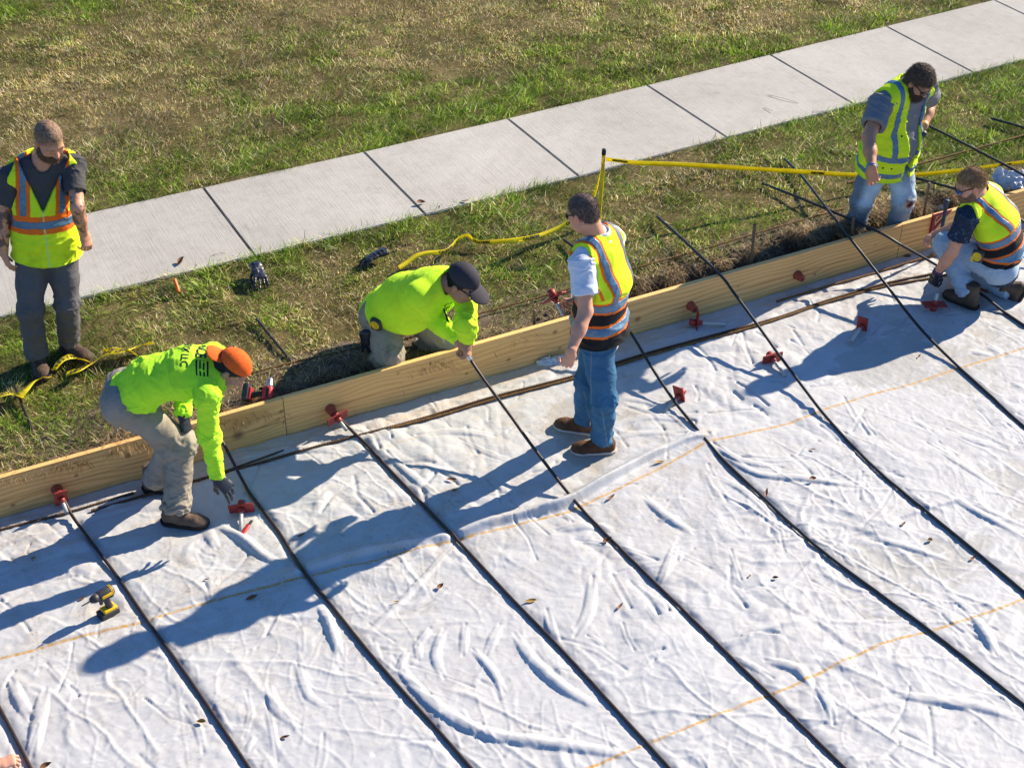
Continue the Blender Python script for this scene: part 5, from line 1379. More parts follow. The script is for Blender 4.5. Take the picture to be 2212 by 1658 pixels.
# ---- man in the white polo, seen from behind
if '4' in ONLY:
    J = {}
    J['al'] = unz(1300, 951, .093); J['ar'] = unz(1260, 908, .093); A = (J['ar'] + J['al']) / 2
    Fh = D(-.93, .30, 0); R_ = right_of(Fh)
    J['hc'] = atz(1296, .865, A, .02); J['hr'] = J['hc'] + R_ * .092; J['hl'] = J['hc'] - R_ * .092
    J['kl'] = ik(J['hl'], J['al'], .41, .40, 1303, 846); J['kr'] = ik(J['hr'], J['ar'], .41, .40, 1262, 840)
    Fc = D(-.84, .54, 0); Rc = right_of(Fc)
    J['ch'] = at(1304, 607, A, .02); J['nb'] = at(1291, 515, A, .03)
    J['sr'] = J['nb'] + Rc * .165 - V(0, 0, .06); J['sl'] = J['nb'] - Rc * .185 - V(0, 0, .06)
    J['wl'] = bone(J['sl'], 1232, 763, .545, -1, 'wl'); J['el'] = ik(J['sl'], J['wl'], .30, .265, 1264, 690)
    J['er'] = J['sr'] + D(-.25, .15, -1) * .29; J['wr'] = at(1243, 650, A, .22)
    J['wr'] = J['er'] + nrm(J['wr'] - J['er']) * .26
    chk(4, J, Fh)
    f = Fig("man in white polo, hi-vis vest and blue jeans standing with his back turned", tuple(np.r_[A[:2], 0]), J, Fh, Fc, 1.05)
    hd = Head(at(1259, 459, A, .01), D(-.72, .60, -.34), D(-.20, .14, .97), .95)
    skin = (0.68, 0.325, 0.20)
    f.body(hd, skin, [(J['wl'], D(-.22, -.10, -1), D(.25, -.95, .1), (.45, .55, .62, .7), (.6, .3), dict(side=-1, k=1.04)),
                      (J['wr'], D(-.7, -.2, .2), D(.2, .6, .7), (.9, .95, 1, 1), (.8, .6), dict(side=1, k=1.0))], red=1.2, scalp=((.10, .065, .05), .85))
    hd.hair(f.root, (0.16, 0.105, 0.078), .0018, "short", .0015, strand=(6000, .012, 0.0)); hd.eyes(f.root); hd.glasses(f.root, M_LENS)
    def denim(P, N):
        L = var(P, (0.050, 0.150, 0.265), .30, 9, 44)
        for k in 'lr':
            for a, b in (('h', 'k'), ('k', 'a')):
                p0, p1 = J[a + k], J[b + k]; z = nrm(p1 - p0); q = P - p0; t = (q @ z) / np.linalg.norm(p1 - p0); side = q @ nrm(np.cross(z, f.Yh)); fr = q @ f.Yh
                w = np.exp(-((fr - .055) / .05) ** 2) * np.exp(-(side / .05) ** 2) * smooth(-.1, .1, t) * smooth(1.1, .9, t) * .45
                L = L * (1 + 1.1 * w[:, None])
                m = (np.abs(fr) < .0032) & (t > 0) & (t < 1) & (np.abs(side) > .03); L = np.where(m[:, None], np.array([.16, .22, .28]), L)
        return L
    f.trousers(denim, M_DENIM, .006, .008, top=.05, amp=.008, seed=41)
    f.shirt((0.66, 0.70, 0.78), M_CLEAN, .012, 'short', hem=-.02, neck=.060, seed=42, sl_r=.002, amp=.006)
    S = Sdf(.004); up = f.up      # folded collar
    nk = J['nb'] + up * .030; S.cap(nk - up * .030, nk + up * .030, (.098, .096), (.076, .076), f.Xc, .01, capz=.008); S.cap(nk - up * .10, nk + up * .1, .068, .066, k=.004, op='s')
    S.cut(lambda P: ((P - nk) @ f.Yc) - .055 + .4 * np.abs((P - nk) @ f.Xc)); obj_from("collar", S, M_CLEAN, f.root, lambda P, N: var(P, (.68, .72, .80), .06, 10))
    def vc(H, X, Y, P):
        c = var(P, LIME, .06, 10, 45); aX = np.abs(X); H = (H + .035) / 1.17 - .022
        blk = (H < .210); c = np.where(blk[:, None], var(P, (.012, .012, .014), .2, 20), c)
        org = ((H > .054) & (H < .130)) | ((H > .200) & (H < .276)) | ((aX > .078) & (aX < .148) & (H >= .27)) | ((aX > .188) & (aX < .200) & (H > .30))
        return np.where(org[:, None], var(P, ORANGE, .06, 10), c)
    r = f.vest(.030, -.035, vc, vneck=(.28, .10), seed=46, arm_r=.085, flare=.020)
    h4 = lambda H: (H + .035) / 1.17 - .022 - .035
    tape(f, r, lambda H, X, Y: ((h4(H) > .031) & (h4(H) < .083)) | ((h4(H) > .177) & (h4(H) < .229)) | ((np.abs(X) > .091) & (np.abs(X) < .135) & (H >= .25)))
    for k, d in (('l', D(-1, -.02, 0)), ('r', D(-.93, .30, 0))): f.boot(k, d, V(0, 0, 1), (0.135, 0.060, 0.028), (0.58, .52, .45), mat=M_LEATH, low=True, name="shoe", sole_h=.022)
    F4 = f

# ---- bearded curly-haired man in the dug strip
if '5' in ONLY:
    J = {}
    A = np.array([4.93, .20, .0]); Fh = D(.52, -.85, 0); R_ = right_of(Fh)
    J['hc'] = at(1917, 340, A, .02); J['hr'] = J['hc'] + R_ * .10; J['hl'] = J['hc'] - R_ * .10
    J['kr'] = bone(J['hr'], 1862, 432, .40, -1, 'kr'); J['kl'] = bone(J['hl'], 1953, 430, .40, -1, 'kl')
    J['kr'] = at(1862, 434, A, -.02); J['kl'] = at(1953, 430, A, -.03)
    J['ar'] = J['kr'] + nrm(D(-.06, .10, -1)) * .42; J['al'] = J['kl'] + nrm(D(-.08, .06, -1)) * .42
    Fc = D(.55, -.75, -.38); Rc = nrm(right_of(Fc))
    J['ch'] = at(1934, 238, A, -.02); J['nb'] = at(1960, 188, A, -.08)
    J['sr'] = J['nb'] + Rc * .205 - V(0, 0, .075) - D(.5, 0, 0) * .04; J['sl'] = J['nb'] - Rc * .19 - V(0, 0, .05)
    J['wr'] = bone(J['sr'], 1884, 366, .57, -1, 'wr'); J['er'] = ik(J['sr'], J['wr'], .31, .27, 1879, 298)
    J['el'] = J['sl'] + D(.42, .62, -.72) * .30; J['wl'] = J['el'] + nrm(at(1991, 285, A, -.06) - J['el']) * .26
    chk(5, J, Fh)
    f = Fig("bearded curly-haired man in open lime vest and torn jeans leaning over the form", tuple(np.r_[A[:2], .08]), J, Fh, Fc, 1.14, .03)
    hd = Head(at(1985, 178, A, -.16), D(.52, -.62, -.58), D(.36, -.30, .88), .94)
    wc = J['wr'] * .93 + J['er'] * .07
    f.body(hd, (0.54, 0.245, 0.135), [(J['wr'], D(.16, -.1, -1), D(-.35, -.9, .1), (.30, .40, .5, .6), (.5, .25), dict(side=1, k=1.1)),
                                      (J['wl'], D(-.45, -.25, -.5), D(.5, -.7, .4), (.85, .9, .95, 1), (.7, .5), dict(side=-1, k=1.08))], red=.9)
    hd.hair(f.root, (0.135, 0.085, 0.055), .009, "short", .009, .014, strand=(4600, .030, .009)); hd.beard(f.root, (0.075, 0.042, 0.028), .014); hd.eyes(f.root); hd.glasses(f.root, M_LENS)
    kneeL = J['kl'] + nrm(D(.35, -1, .0)) * .062
    def jean5(P, N):
        c = var(P, (0.16, 0.205, 0.24), .3, 6, 55)
        for k in 'lr':
            p0, p1 = J['h' + k], J['k' + k]; z = nrm(p1 - p0); q = P - p0; t = (q @ z) / np.linalg.norm(p1 - p0); fr = q @ f.Yh
            c = c * (1 + .8 * (smooth(.02, .09, fr) * smooth(.2, .5, t) * smooth(1.3, .8, t))[:, None])
        d = np.linalg.norm((P - kneeL) * np.array([1, 1, 1.1]), axis=1) + .012 * noise(P * 60, 5)
        c = np.where((d < .060)[:, None], np.array([.45, .47, .48]), c)
        c = np.where((d < .042)[:, None], np.array([.34, .17, .11]), c)
        return c
    f.trousers(jean5, M_DENIM, .008, .014, top=.05, amp=.008, seed=51, tears=[(kneeL, (.030, .030, .028))])
    f.shirt((0.20, 0.20, 0.205), M_CLEAN, .018, 'short', hem=-.02, neck=.066, seed=52, sl_r=.010)
    def vc(H, X, Y, P):
        c = var(P, LIME * np.array([1, 1, 1]), .06, 10, 54); return c
    r = f.vest(.038, -.10, vc, vneck=None, seed=53, arm_r=.098, amp=.010, flare=.02,
               front_open=lambda H, X: np.minimum(.03, .045 + .05 * smooth(.0, .5, H) - np.abs(X + .035)))
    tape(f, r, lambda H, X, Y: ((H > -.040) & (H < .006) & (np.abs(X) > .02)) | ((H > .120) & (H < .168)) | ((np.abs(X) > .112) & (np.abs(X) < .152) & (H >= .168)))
    o, P, q, N, c = r; H, X, Y = f.tl(P)
    for k, hx, xx in ((0, .29, .085), (1, .06, .12), (2, .06, .17)):
        i = np.argmin((H - hx) ** 2 + (X - xx) ** 2 + (Y < 0) * 9); S = Sdf(.003); S.ell(P[i], None, (.008, .008, .008), .001); obj_from("snap", S, M_BLACK, o, lambda P, N: (.01, .01, .01), None, 0)
    S = Sdf(.003); S.cap(wc - nrm(J['er'] - J['wr']) * .006, wc + nrm(J['er'] - J['wr']) * .010, .040, .042, k=.002, capz=.006); obj_from("wristband", S, plain("blue_silicone", (.12, .18, .32), .5), f.root, lambda P, N: (.1, .2, .4), None, 0)
    for k in 'lr': f.boot(k, D(.5, -.85, 0) if k == 'r' else D(.7, -.7, 0), V(0, 0, 1), (0.12, 0.08, 0.05), (.03, .025, .02))
    F5 = f

# ---- squatting man at the right
if '6' in ONLY:
    J = {}
    J['al'] = unz(2092, 637, .095); toe = unz(2150, 651, .03)
    A = J['al'].copy()
    Fh = D(-.93, .35, 0); R_ = right_of(Fh)
    J['hc'] = at(2160, 566, A, .10); J['hl'] = J['hc'] - R_ * .095; J['hr'] = J['hc'] + R_ * .095
    J['kl'] = ik(J['hl'], J['al'], .43, .42, 2040, 508)
    J['ar'] = at(2187, 628, A, .10); J['ar'] = bone(J['ar'], 2186, 626, .001, 1)
    J['kr'] = J['hr'] + D(-.70, .62, -.55) * .40
    J['kr'] = J['ar'] + nrm(J['kr'] - J['ar']) * .43
    Fc = D(-.72, .55, -.32); Rc = right_of(Fc)
    J['ch'] = at(2152, 482, A, .12); J['nb'] = at(2117, 424, A, .12); J['wa'] = at(2166, 530, A, .11)
    J['sl'] = J['nb'] - nrm(Rc + V(0, 0, .30)) * .185 + D(-.0, 0, -1) * .02; J['sr'] = J['nb'] + nrm(Rc + V(0, 0, -.05)) * .19 - V(0, 0, .03)
    J['wl'] = bone(J['sl'], 2022, 592, .56, 1, 'wl'); J['el'] = ik(J['sl'], J['wl'], .30, .27, 2058, 543)
    J['er'] = J['sr'] + D(-.35, .05, -.95) * .29; J['wr'] = J['er'] + nrm(J['kl'] + V(0, 0, .10) + D(.6, .5, 0) * .10 - J['er']) * .25
    chk(6, J, Fh)
    f = Fig("squatting man in navy shirt, hi-vis vest and light jeans holding a red sleeve", tuple(np.r_[A[:2], 0]), J, Fh, Fc, 1.04)
    hd = Head(at(2096, 400, A, .06), D(-.93, -.12, -.34), D(-.28, .02, .96), .97)
    f.body(hd, (0.68, 0.32, 0.19), [(J['wr'], D(-.8, -.3, -.3), D(0, .3, 1), (.4, .5, .5, .5), (.5, .3), dict(side=1))], red=1.2, scalp=((.26, .15, .085), .7))
    S = Sdf(.004); hand_prims(S, J['wl'], D(-.10, .05, -1), D(-.55, -.8, .1), (.55, .6, .65, .7), (.6, .5), side=-1, k=1.06); S.cap(J['wl'] + nrm(J['el'] - J['wl']) * .025, J['wl'], .036, (.032, .027), k=.012, capz=.008)
    obj_from("glove", S, M_GLOVE, f.root, lambda P, N: (.02, .02, .02))
    S = Sdf(.004); wq = J['wl'] + nrm(J['el'] - J['wl']) * .035; S.cap(wq, wq + nrm(J['el'] - J['wl']) * .012, .037, .038, k=.003, capz=.006)
    obj_from("glove_cuff", S, plain("purple_cuff", (.10, .035, .13), .7), f.root, lambda P, N: (.1, .1, .1), None, 0)
    hd.hair(f.root, (0.38, 0.215, 0.095), .002, "fade", .003, .012, strand=(6000, .022, 0.0)); hd.beard(f.root, (0.30, 0.16, 0.085), .003); hd.eyes(f.root); hd.glasses(f.root, M_LENSB)
    def jean6(P, N):
        c = var(P, (0.36, 0.45, 0.54), .18, 7, 65)
        return c
    f.trousers(jean6, M_CLEAN, .014, .012, top=.06, amp=.006, seed=61)
    def navy(P, N):
        c = var(P, (.018, .030, .055), .2, 10); d = noise(P * 95, 67); return np.where((d > .52)[:, None], np.array([.06, .10, .16]), c)
    f.shirt(navy, M_CLEAN, .012, 'short', hem=.0, neck=.060, seed=62, sl_r=.004)
    S = Sdf(.005); S.cap(J['hc'] + f.up * .055, J['hc'] + f.up * .075, (.166, .124), (.166, .122), f.Xh, .005, capz=.018)
    obj_from("belt", S, M_CLEAN, f.root, lambda P, N: var(P, (.07, .05, .038), .2, 15), None)
    def vc(H, X, Y, P):
        c = var(P, LIME, .06, 10, 66); aX = np.abs(X); H = H - .03
        c = np.where((H < .205)[:, None], var(P, (.012, .012, .014), .2, 20), c)
        org = ((H > .052) & (H < .136)) | ((H > .200) & (H < .284)) | ((aX > .070) & (aX < .132) & (H >= .28))
        return np.where(org[:, None], var(P, ORANGE, .06, 10), c)
    r = f.vest(.028, .045, vc, vneck=(.28, .10), seed=63, arm_r=.085)
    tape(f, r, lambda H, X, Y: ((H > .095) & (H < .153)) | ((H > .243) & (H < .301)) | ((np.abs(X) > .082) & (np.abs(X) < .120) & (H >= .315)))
    f.boot('l', nrm(unz(2052, 628, 0) - unz(2110, 654, 0)), V(0, 0, 1), (0.10, 0.068, 0.045), (.03, .024, .02))
    sh = nrm(J['kr'] - J['ar'])
    f.boot('r', nrm(D(-.35, .1, -1)), nrm(D(-1, .1, .40)), (0.10, 0.068, 0.045), (.03, .024, .02))
    F6 = f
# ================================================================== small things
t = NT("yellow_barrier_tape"); c = t.ramp(t.noise(t.coord(), 12, 3), [(.3, (.80, .66, .015)), (.7, (.90, .78, .03))]); tr_ = t.n("ShaderNodeBsdfTranslucent"); t.l(c, tr_.inputs["Color"])
mx = t.n("ShaderNodeMixShader"); mx.inputs[0].default_value = 0.5; t.out(c, .4, .4); t.l(t.b.outputs[0], mx.inputs[1]); t.l(tr_.outputs[0], mx.inputs[2]); t.l(mx.outputs[0], t.t.nodes["Material Output"].inputs[0]); M_TAPEY = t.m
M_INK = plain("black_print", (0.012, 0.012, 0.014), 0.6, 0.3)
M_YPAINT = plain("chipped_yellow_paint", (0.62, 0.46, 0.02), 0.55, 0.35, 0, 0.3, 25)
M_YELLOW = plain("yellow_plastic", (0.72, 0.44, 0.012), 0.45, 0.4, 0, 0.1, 30)
M_DKGREY = plain("dark_grey_plastic", (0.035, 0.035, 0.040), 0.5, 0.4, 0, 0.3, 40, 0.0006)
M_TOOLRED = plain("red_tool_plastic", (0.42, 0.022, 0.022), 0.4, 0.45, 0, 0.15, 40)
M_ORANGEP = plain("orange_paint", (0.85, 0.16, 0.02), 0.5, 0.35, 0, 0.15, 30)
M_BONE = plain("pale_cardboard", (0.50, 0.41, 0.32), 0.8, 0.2, 0, 0.25, 30, 0.001)
M_FILM = plain("clear_film_scrap", (0.52, 0.54, 0.57), 0.25, 0.5, 0, 0.15, 14)

def glyphs(txt, size, font_bold=0.0):
    """flat letter shapes as (2-D points, triangles); x along the line, y up"""
    cu = bpy.data.curves.new("lettering", 'FONT'); cu.body = txt; cu.size = size; cu.offset = font_bold; cu.resolution_u = 3
    ob = bpy.data.objects.new("lettering", cu); COL.objects.link(ob)
    dg = bpy.context.evaluated_depsgraph_get(); me = bpy.data.meshes.new_from_object(ob.evaluated_get(dg))
    bm = bmesh.new(); bm.from_mesh(me); bmesh.ops.triangulate(bm, faces=bm.faces[:])
    for _ in range(2): bmesh.ops.subdivide_edges(bm, edges=[e for e in bm.edges if e.calc_length() > size * .18], cuts=1); bmesh.ops.triangulate(bm, faces=bm.faces[:])
    P = np.array([v.co[:2] for v in bm.verts]); bm.verts.index_update(); T = np.array([[v.index for v in f.verts] for f in bm.faces]); bm.free()
    bpy.data.objects.remove(ob); bpy.data.curves.remove(cu); bpy.data.meshes.remove(me)
    return P, T
def rects(rs, n=6):
    Ps, Ts = [], []
    for x0, y0, x1, y1 in rs:
        k = sum(len(p) for p in Ps); xs = np.linspace(x0, x1, n); Ps.append(np.r_[np.c_[xs, xs * 0 + y0], np.c_[xs, xs * 0 + y1]])
        Ts.append(np.array([t for i in range(n - 1) for t in ((i, i + 1, n + i + 1), (i, n + i + 1, n + i))]) + k)
    return np.concatenate(Ps), np.concatenate(Ts)
def print_on(surface, P2, T2, origin, xdir, ydir, name, parent, off=.0018):
    """project flat artwork on to a garment"""
    _, P, q, N, _ = surface
    nd = nrm(np.cross(xdir, ydir)); Q = origin + P2[:, :1] * xdir + P2[:, 1:2] * ydir
    keep = np.linalg.norm(P - origin, axis=1) < .35; qi = q[keep[q].all(1)]
    ids, inv = np.unique(qi.ravel(), return_inverse=True)
    bv = BVHTree.FromPolygons([Vector(p) for p in P[ids]], inv.reshape(-1, 4).tolist())
    out = []
    for p in Q:
        h, n_, _i, _d = bv.ray_cast(Vector(p + nd * .25), Vector(-nd))
        if h is None: h, n_, _i, _d = bv.find_nearest(Vector(p))
        out.append(np.array(h) + nd * off)
    return link(name, npmesh(name, np.array(out), T2), M_INK, parent, False)

# ---- shirt prints
if '2' in ONLY:
    f = F2; xd = f.Xc; yd = nrm(f.J['nb'] - f.J['ch']); 
    back = f.J['ch'] * .52 + f.J['nb'] * .48
    P, T = glyphs("GCE", .085, .002); print_on(R2, P - [.150, .005], T, back, xd, yd, "shirt_print", R2[0])
    P, T = rects([(.035, y, .125, y + .009) for y in (.0, .020, .040, .060)]); print_on(R2, P, T, back, xd, yd, "shirt_print", R2[0])
    P, T = glyphs("BYX LLC", .058, .0015); print_on(R2, P - [.125, .082], T, back, xd, yd, "shirt_print", R2[0])
if '3' in ONLY:
    f = F3; xd = -f.Xc; yd = nrm(f.J['nb'] - f.J['ch'])
    o_ = f.J['ch'] * .55 + f.J['nb'] * .45 + f.Xc * -.05
    P, T = glyphs("C", .050, .0015); print_on(R3, P - [.045, 0], T, o_, xd, yd, "shirt_print", R3[0])
    P, T = rects([(.0, y, .040, y + .0055) for y in (.002, .013, .024, .034)]); print_on(R3, P, T, o_, xd, yd, "shirt_print", R3[0])
    P, T = glyphs("BYX", .036, .001); print_on(R3, P - [.045, .042], T, o_, xd, yd, "shirt_print", R3[0])

# ---- barrier tape
def ribbon(path, width, up, label, text=None, twist=None, group="yellow caution tape", ts=.055, first=.02, gap=.35):
    p = resample(np.array(path), .03); n = len(p); Tn = np.gradient(p, axis=0); Tn /= np.linalg.norm(Tn, axis=1)[:, None]
    d = np.r_[0, np.cumsum(np.linalg.norm(np.diff(p, axis=0), axis=1))]
    U = np.broadcast_to(np.asarray(up, float), (n, 3)).copy(); U = U - (U * Tn).sum(1)[:, None] * Tn; U /= np.linalg.norm(U, axis=1)[:, None]
    W = np.cross(Tn, U)
    a = np.interp(d / d[-1], np.linspace(0, 1, len(twist)), twist) if twist is not None else np.zeros(n)
    Us = U * np.cos(a)[:, None] + W * np.sin(a)[:, None]; Ns = np.cross(Us, Tn)
    w = width * (0.5 + .04 * noise(np.c_[d * 3, d * 0], 9))[:, None]
    h = .0006
    P = np.concatenate([p + Us * w + Ns * h, p - Us * w + Ns * h, p + Us * w - Ns * h, p - Us * w - Ns * h]); i = np.arange(n - 1)
    F = np.concatenate([np.stack([i, i + 1, n + i + 1, n + i], -1), np.stack([2 * n + i, 3 * n + i, 3 * n + i + 1, 2 * n + i + 1], -1),
                        np.stack([i, 2 * n + i, 2 * n + i + 1, i + 1], -1), np.stack([n + i, n + i + 1, 3 * n + i + 1, 3 * n + i], -1)])
    o = link("caution_tape", npmesh("caution_tape", P, F), M_TAPEY); tag(o, label, "caution tape", group)
    if text:
        G, T = glyphs(text, ts, .002); tw = G[:, 0].max(); G = G - [0, (G[:, 1].max() + G[:, 1].min()) / 2]; s0 = first; Ps, Ts = [], []
        while s0 + tw < d[-1]:
            Ps, Ts = [], []
            for sg in (1, -1):
                s = s0 + (G[:, 0] if sg < 0 else tw - G[:, 0]); I = lambda A: np.stack([np.interp(s, d, A[:, k]) for k in range(3)], -1)
                k = sum(len(q) for q in Ps); Ps.append(I(p) + I(Us) * G[:, 1:2] + I(Ns) * (.0022 * sg)); Ts.append(T + k)
            s0 += tw + gap
            link("lettering", npmesh("lettering", np.concatenate(Ps), np.concatenate(Ts)), M_INK, o, False)
    return o
base = unz(1294, 478, .25); ptop = at(1305, 322, base)
bm = bmesh.new(); pd = nrm(ptop - base); L_ = np.linalg.norm(ptop - base)
add_lathe(bm, [(-.15, .013), (0, .0135), (L_ * .5, .0145), (L_ - .05, .0135), (L_ - .05, .0145), (L_ - .045, .0145)], base, pd, 12)
for zz in (.12, .3, .5):
    add_lathe(bm, [(zz, .0136), (zz + .004, .0152), (zz + .008, .0136)], base, pd, 12)
post = link("marker_post", bm_mesh("marker_post", bm), M_YPAINT); tag(post, "thin yellow post with a black tip holding up the caution tape", "marker post")
bm = bmesh.new(); add_lathe(bm, [(L_ - .046, .0165), (L_ - .004, .0160), (L_, .0145)], base, pd, 12); link("tip", bm_mesh("tip", bm), M_BLACK, post)
t0 = at(1309, 344, base, -.02)
q1 = [t0, t0 + D(1, -.2, -.02) * .25] + [aty(u, v, y) for u, v, y in ((1500, 357, .98), (1700, 369, .82), (1850, 378, .70), (1985, 377, .60), (2212, 350, .42), (2330, 330, .3))]
ribbon(q1, .042, (0, 0, 1), "caution tape stretched from the yellow post rightwards past the bearded worker", "CAUTION", [.3, .2, .25, .1, .2, .3, .2], ts=.026, first=.05, gap=1.6)
q2 = [at(1303, 340, base, -.03), at(1300, 356, base, -.04), unz(1286, 412, .55), unz(1262, 462, .38), unz(1222, 484, .33), unz(1190, 500, .31), unz(1145, 514, .31), unz(1085, 521, .30), unz(1030, 522, .31), unz(1012, 508, .33), unz(990, 515, .33), unz(965, 542, .31), unz(925, 546, .32), unz(900, 552, .32), unz(880, 566, .30), unz(862, 578, .29)]
ribbon(q2, .034, (.2, -.3, 1), "caution tape sagging from the yellow post to the left and ending on the grass", "CAUTION", [.3, .9, 1.2, .4, .9, 1.1, .9, .5, -.3, .2, .9, 1.3, 1.0], ts=.030, first=.5, gap=.25)
GZ = .315
for pts, tw, lab, tx in (
    ([(-30, 858), (0, 853), (20, 849), (35, 852), (48, 858)], [1.2, .9, 1.1], "short loop of caution tape at the left edge beside the dark bar end", "CAUTION"),
    ([(40, 856), (55, 840), (72, 824), (90, 817), (102, 814)], [1.3, .8, .6, 1.2], "folded piece of caution tape lying in front of the bearded man's boots", None),
    ([(117, 799), (130, 781), (152, 770), (172, 774), (190, 780)], [.6, 1.2, .9], "arched piece of caution tape touching the bearded man's boot", "CAUTION"),
    ([(143, 808), (165, 800), (185, 790), (205, 780), (228, 765), (262, 757), (292, 748), (330, 740)], [1.2, .9, .5, 1.1, .9, .4], "long piece of caution tape running behind the bent-over worker's back", "CAUTION"),
    ([(226, 757), (240, 752), (255, 751), (270, 757), (290, 762)], [.4, 1.0, .7], "twisted black-lettered loop of caution tape by the bent-over worker's hip", "CAUTION")):
    z = [GZ + .02 * math.sin(i * 1.7) for i in range(len(pts))]
    ribbon([unz(u, v, zz) for (u, v), zz in zip(pts, z)], .072, (.25, -.35, 1), lab, tx, tw, ts=.052, first=.03, gap=.1)

# ---- gloves dropped on the grass
for (u, v), d_, cu, lab in (((560, 590), D(.35, -1, -.16), (.22, .1, .30, .15), "crumpled black glove standing on the grass left, near the sidewalk joint"), ((806, 553), D(-.85, -.55, -.12), (.3, .4, .15, .25), "crumpled black glove lying on the grass below the middle of the sidewalk")):
    w = unz(u, v, .312); S = Sdf(.004); d_ = nrm(d_)
    hand_prims(S, w - d_ * .05, d_, V(.25, .2, 1), cu, (.3, .4), k=1.25, spread=.16)
    S.cap(w - d_ * .05, w - d_ * .11, (.036, .020), (.046, .024), side=right_of(d_), k=.02, capz=.006)
    o = obj_from("work_glove", S, M_GLOVE, None, lambda P, N: (.02, .02, .02), lambda P, N: .009 * fbm(P * 20, 3, 3) + .002 * noise(P * 80, 4))[0]
    tag(o, lab, "glove", "black gloves dropped on the grass")

# ---- orange marking stick, pale ring, film scraps
a = unz(377, 603, .33); b = unz(385, 626, .29)
bm = bmesh.new(); add_lathe(bm, [(0, .010), (.004, .013)] + [(x_, r_) for k in range(6) for x_, r_ in ((.012 + k * .016, .0135), (.018 + k * .016, .0108))] + [(.112, .013), (.118, .009)], a, b - a, 12)
tag(link("marking_stick", bm_mesh("marking_stick", bm), M_ORANGEP), "small orange ribbed stick in the grass left of the black gloves", "stick")
c_ = unz(262, 932, .285); ang = np.linspace(0, 2 * np.pi, 25)
pr = np.stack([c_ + RT * (.034 * math.cos(t_) * (1 + .08 * math.sin(3 * t_))) + nrm(UP * 1.0) * (.040 * math.sin(t_)) for t_ in ang])
vs, q, tr = tube_np(pr, .0085, 8); tag(link("cut_tube_ring", npmesh("cut_tube_ring", vs, [q, tr]), M_BONE), "pale cut end of a tube in the turf behind the bent-over worker's legs", "tube ring")
def scrap(u, v, z, w, h, lab, seed):
    c = unz(u, v, z); n = 26; s = np.linspace(-1, 1, n); X, Y = np.meshgrid(s, s); Q = np.stack([X.ravel(), Y.ravel()], -1)
    rr = np.clip(1 + .35 * fbm(Q * 1.7 + seed, seed, 2), .5, 1.5)
    Z = .07 * np.abs(fbm(Q * 1.8 + seed, seed, 3)) + .018 * fbm(Q * 6, seed + 2, 3) - .02 * (Q ** 2).sum(1)
    P = c + (Q[:, :1] * w * rr[:, None]) * RT + (Q[:, 1:] * h * rr[:, None]) * nrm(FH * .7 + V(0, 0, .7)) + np.c_[Z * 0, Z * 0, Z]
    i = (np.arange(n - 1)[:, None] * n + np.arange(n - 1)[None]).ravel(); o = link("film_scrap", npmesh("film_scrap", P, np.stack([i, i + 1, i + n + 1, i + n], -1)), M_FILM)
    tag(o, lab, "plastic scrap", "crumpled film scraps behind the form")
scrap(2182, 388, .30, .13, .075, "large crumpled piece of film behind the form above the squatting worker", 4)
scrap(2034, 452, .20, .040, .030, "small crumpled bit of film in the dug strip near the squatting worker's face", 9)
scrap(1195, 783, .03, .10, .045, "torn flap of sheet against the foot of the form left of the standing man", 14)

# ---- cordless tools
def tool(loc, R, lab, body, accent, name, chuck_steel=False, group=None):
    """pistol-grip driver; local x = muzzle, z = up"""
    e = empty(name, tuple(loc)); R = Matrix(R); L = Vector(loc); g = lambda x, y, z: L + R @ Vector((x, y, z))
    bm = bmesh.new(); ax = R @ Vector((1, 0, 0))
    add_lathe(bm, [(-.085, .012), (-.080, .026), (-.055, .031), (.010, .031), (.016, .028)], g(0, 0, .165), ax, 18); add_box(bm, g(-.03, 0, .150), (.085, .050, .040), R, .008)
    motor = link("motor_housing", bm_mesh("motor_housing", bm), accent if chuck_steel else body, e)
    bm = bmesh.new()
    for yy in (-.0315, .0315): add_box(bm, g(-.028, yy, .166), (.060, .004, .020), R, .0015)
    for xx in (-.072, -.064): add_lathe(bm, [(xx, .0318), (xx + .004, .0318)], g(0, 0, .165), ax, 18)
    link("vent_panel", bm_mesh("vent_panel", bm), body if chuck_steel else accent, motor)
    bm = bmesh.new(); add_lathe(bm, [(.016, .0285), (.040, .025), (.052, .019), (.060, .015)] if not chuck_steel else [(.016, .027), (.030, .026), (.034, .022), (.060, .021), (.080, .012)], g(0, 0, .165), ax, 18)
    link("nose", bm_mesh("nose", bm), M_STEEL if chuck_steel else M_DKGREY, e)
    bm = bmesh.new(); add_lathe(bm, [(.058, .0042), (.105, .0036), (.118, .0020)], g(0, 0, .165), ax, 8); link("bit", bm_mesh("bit", bm), M_BLACK, e)
    bm = bmesh.new(); gd = R @ Vector((-.18, 0, -1)); add_lathe(bm, [(0, .021), (.02, .0195), (.06, .0185), (.085, .021), (.105, .024)], g(-.028, 0, .140), gd, 14); add_box(bm, g(.002, 0, .115), (.018, .018, .028), R, .005)
    link("grip", bm_mesh("grip", bm), body, e)
    bm = bmesh.new(); add_box(bm, g(-.036, 0, .047), (.082, .060, .020), R, .006); link("battery_plate", bm_mesh("battery_plate", bm), accent, e)
    bm = bmesh.new(); add_box(bm, g(-.028, 0, .020), (.112, .074, .040), R, .008); bt = link("battery", bm_mesh("battery", bm), M_DKGREY, e)
    bm = bmesh.new(); add_box(bm, g(-.028, -.0375, .020), (.070, .003, .022), R, .001); add_box(bm, g(.029, 0, .020), (.003, .046, .022), R, .001); link("battery_label", bm_mesh("battery_label", bm), M_BLACK, bt)
    tag(e, lab, "power tool", group); return e
mz = nrm(np.array([-.92, -.30, 0])); yv = np.cross(V(0, 0, 1), mz)
c_ = unz(226, 1334, .0); c_[2] = .006
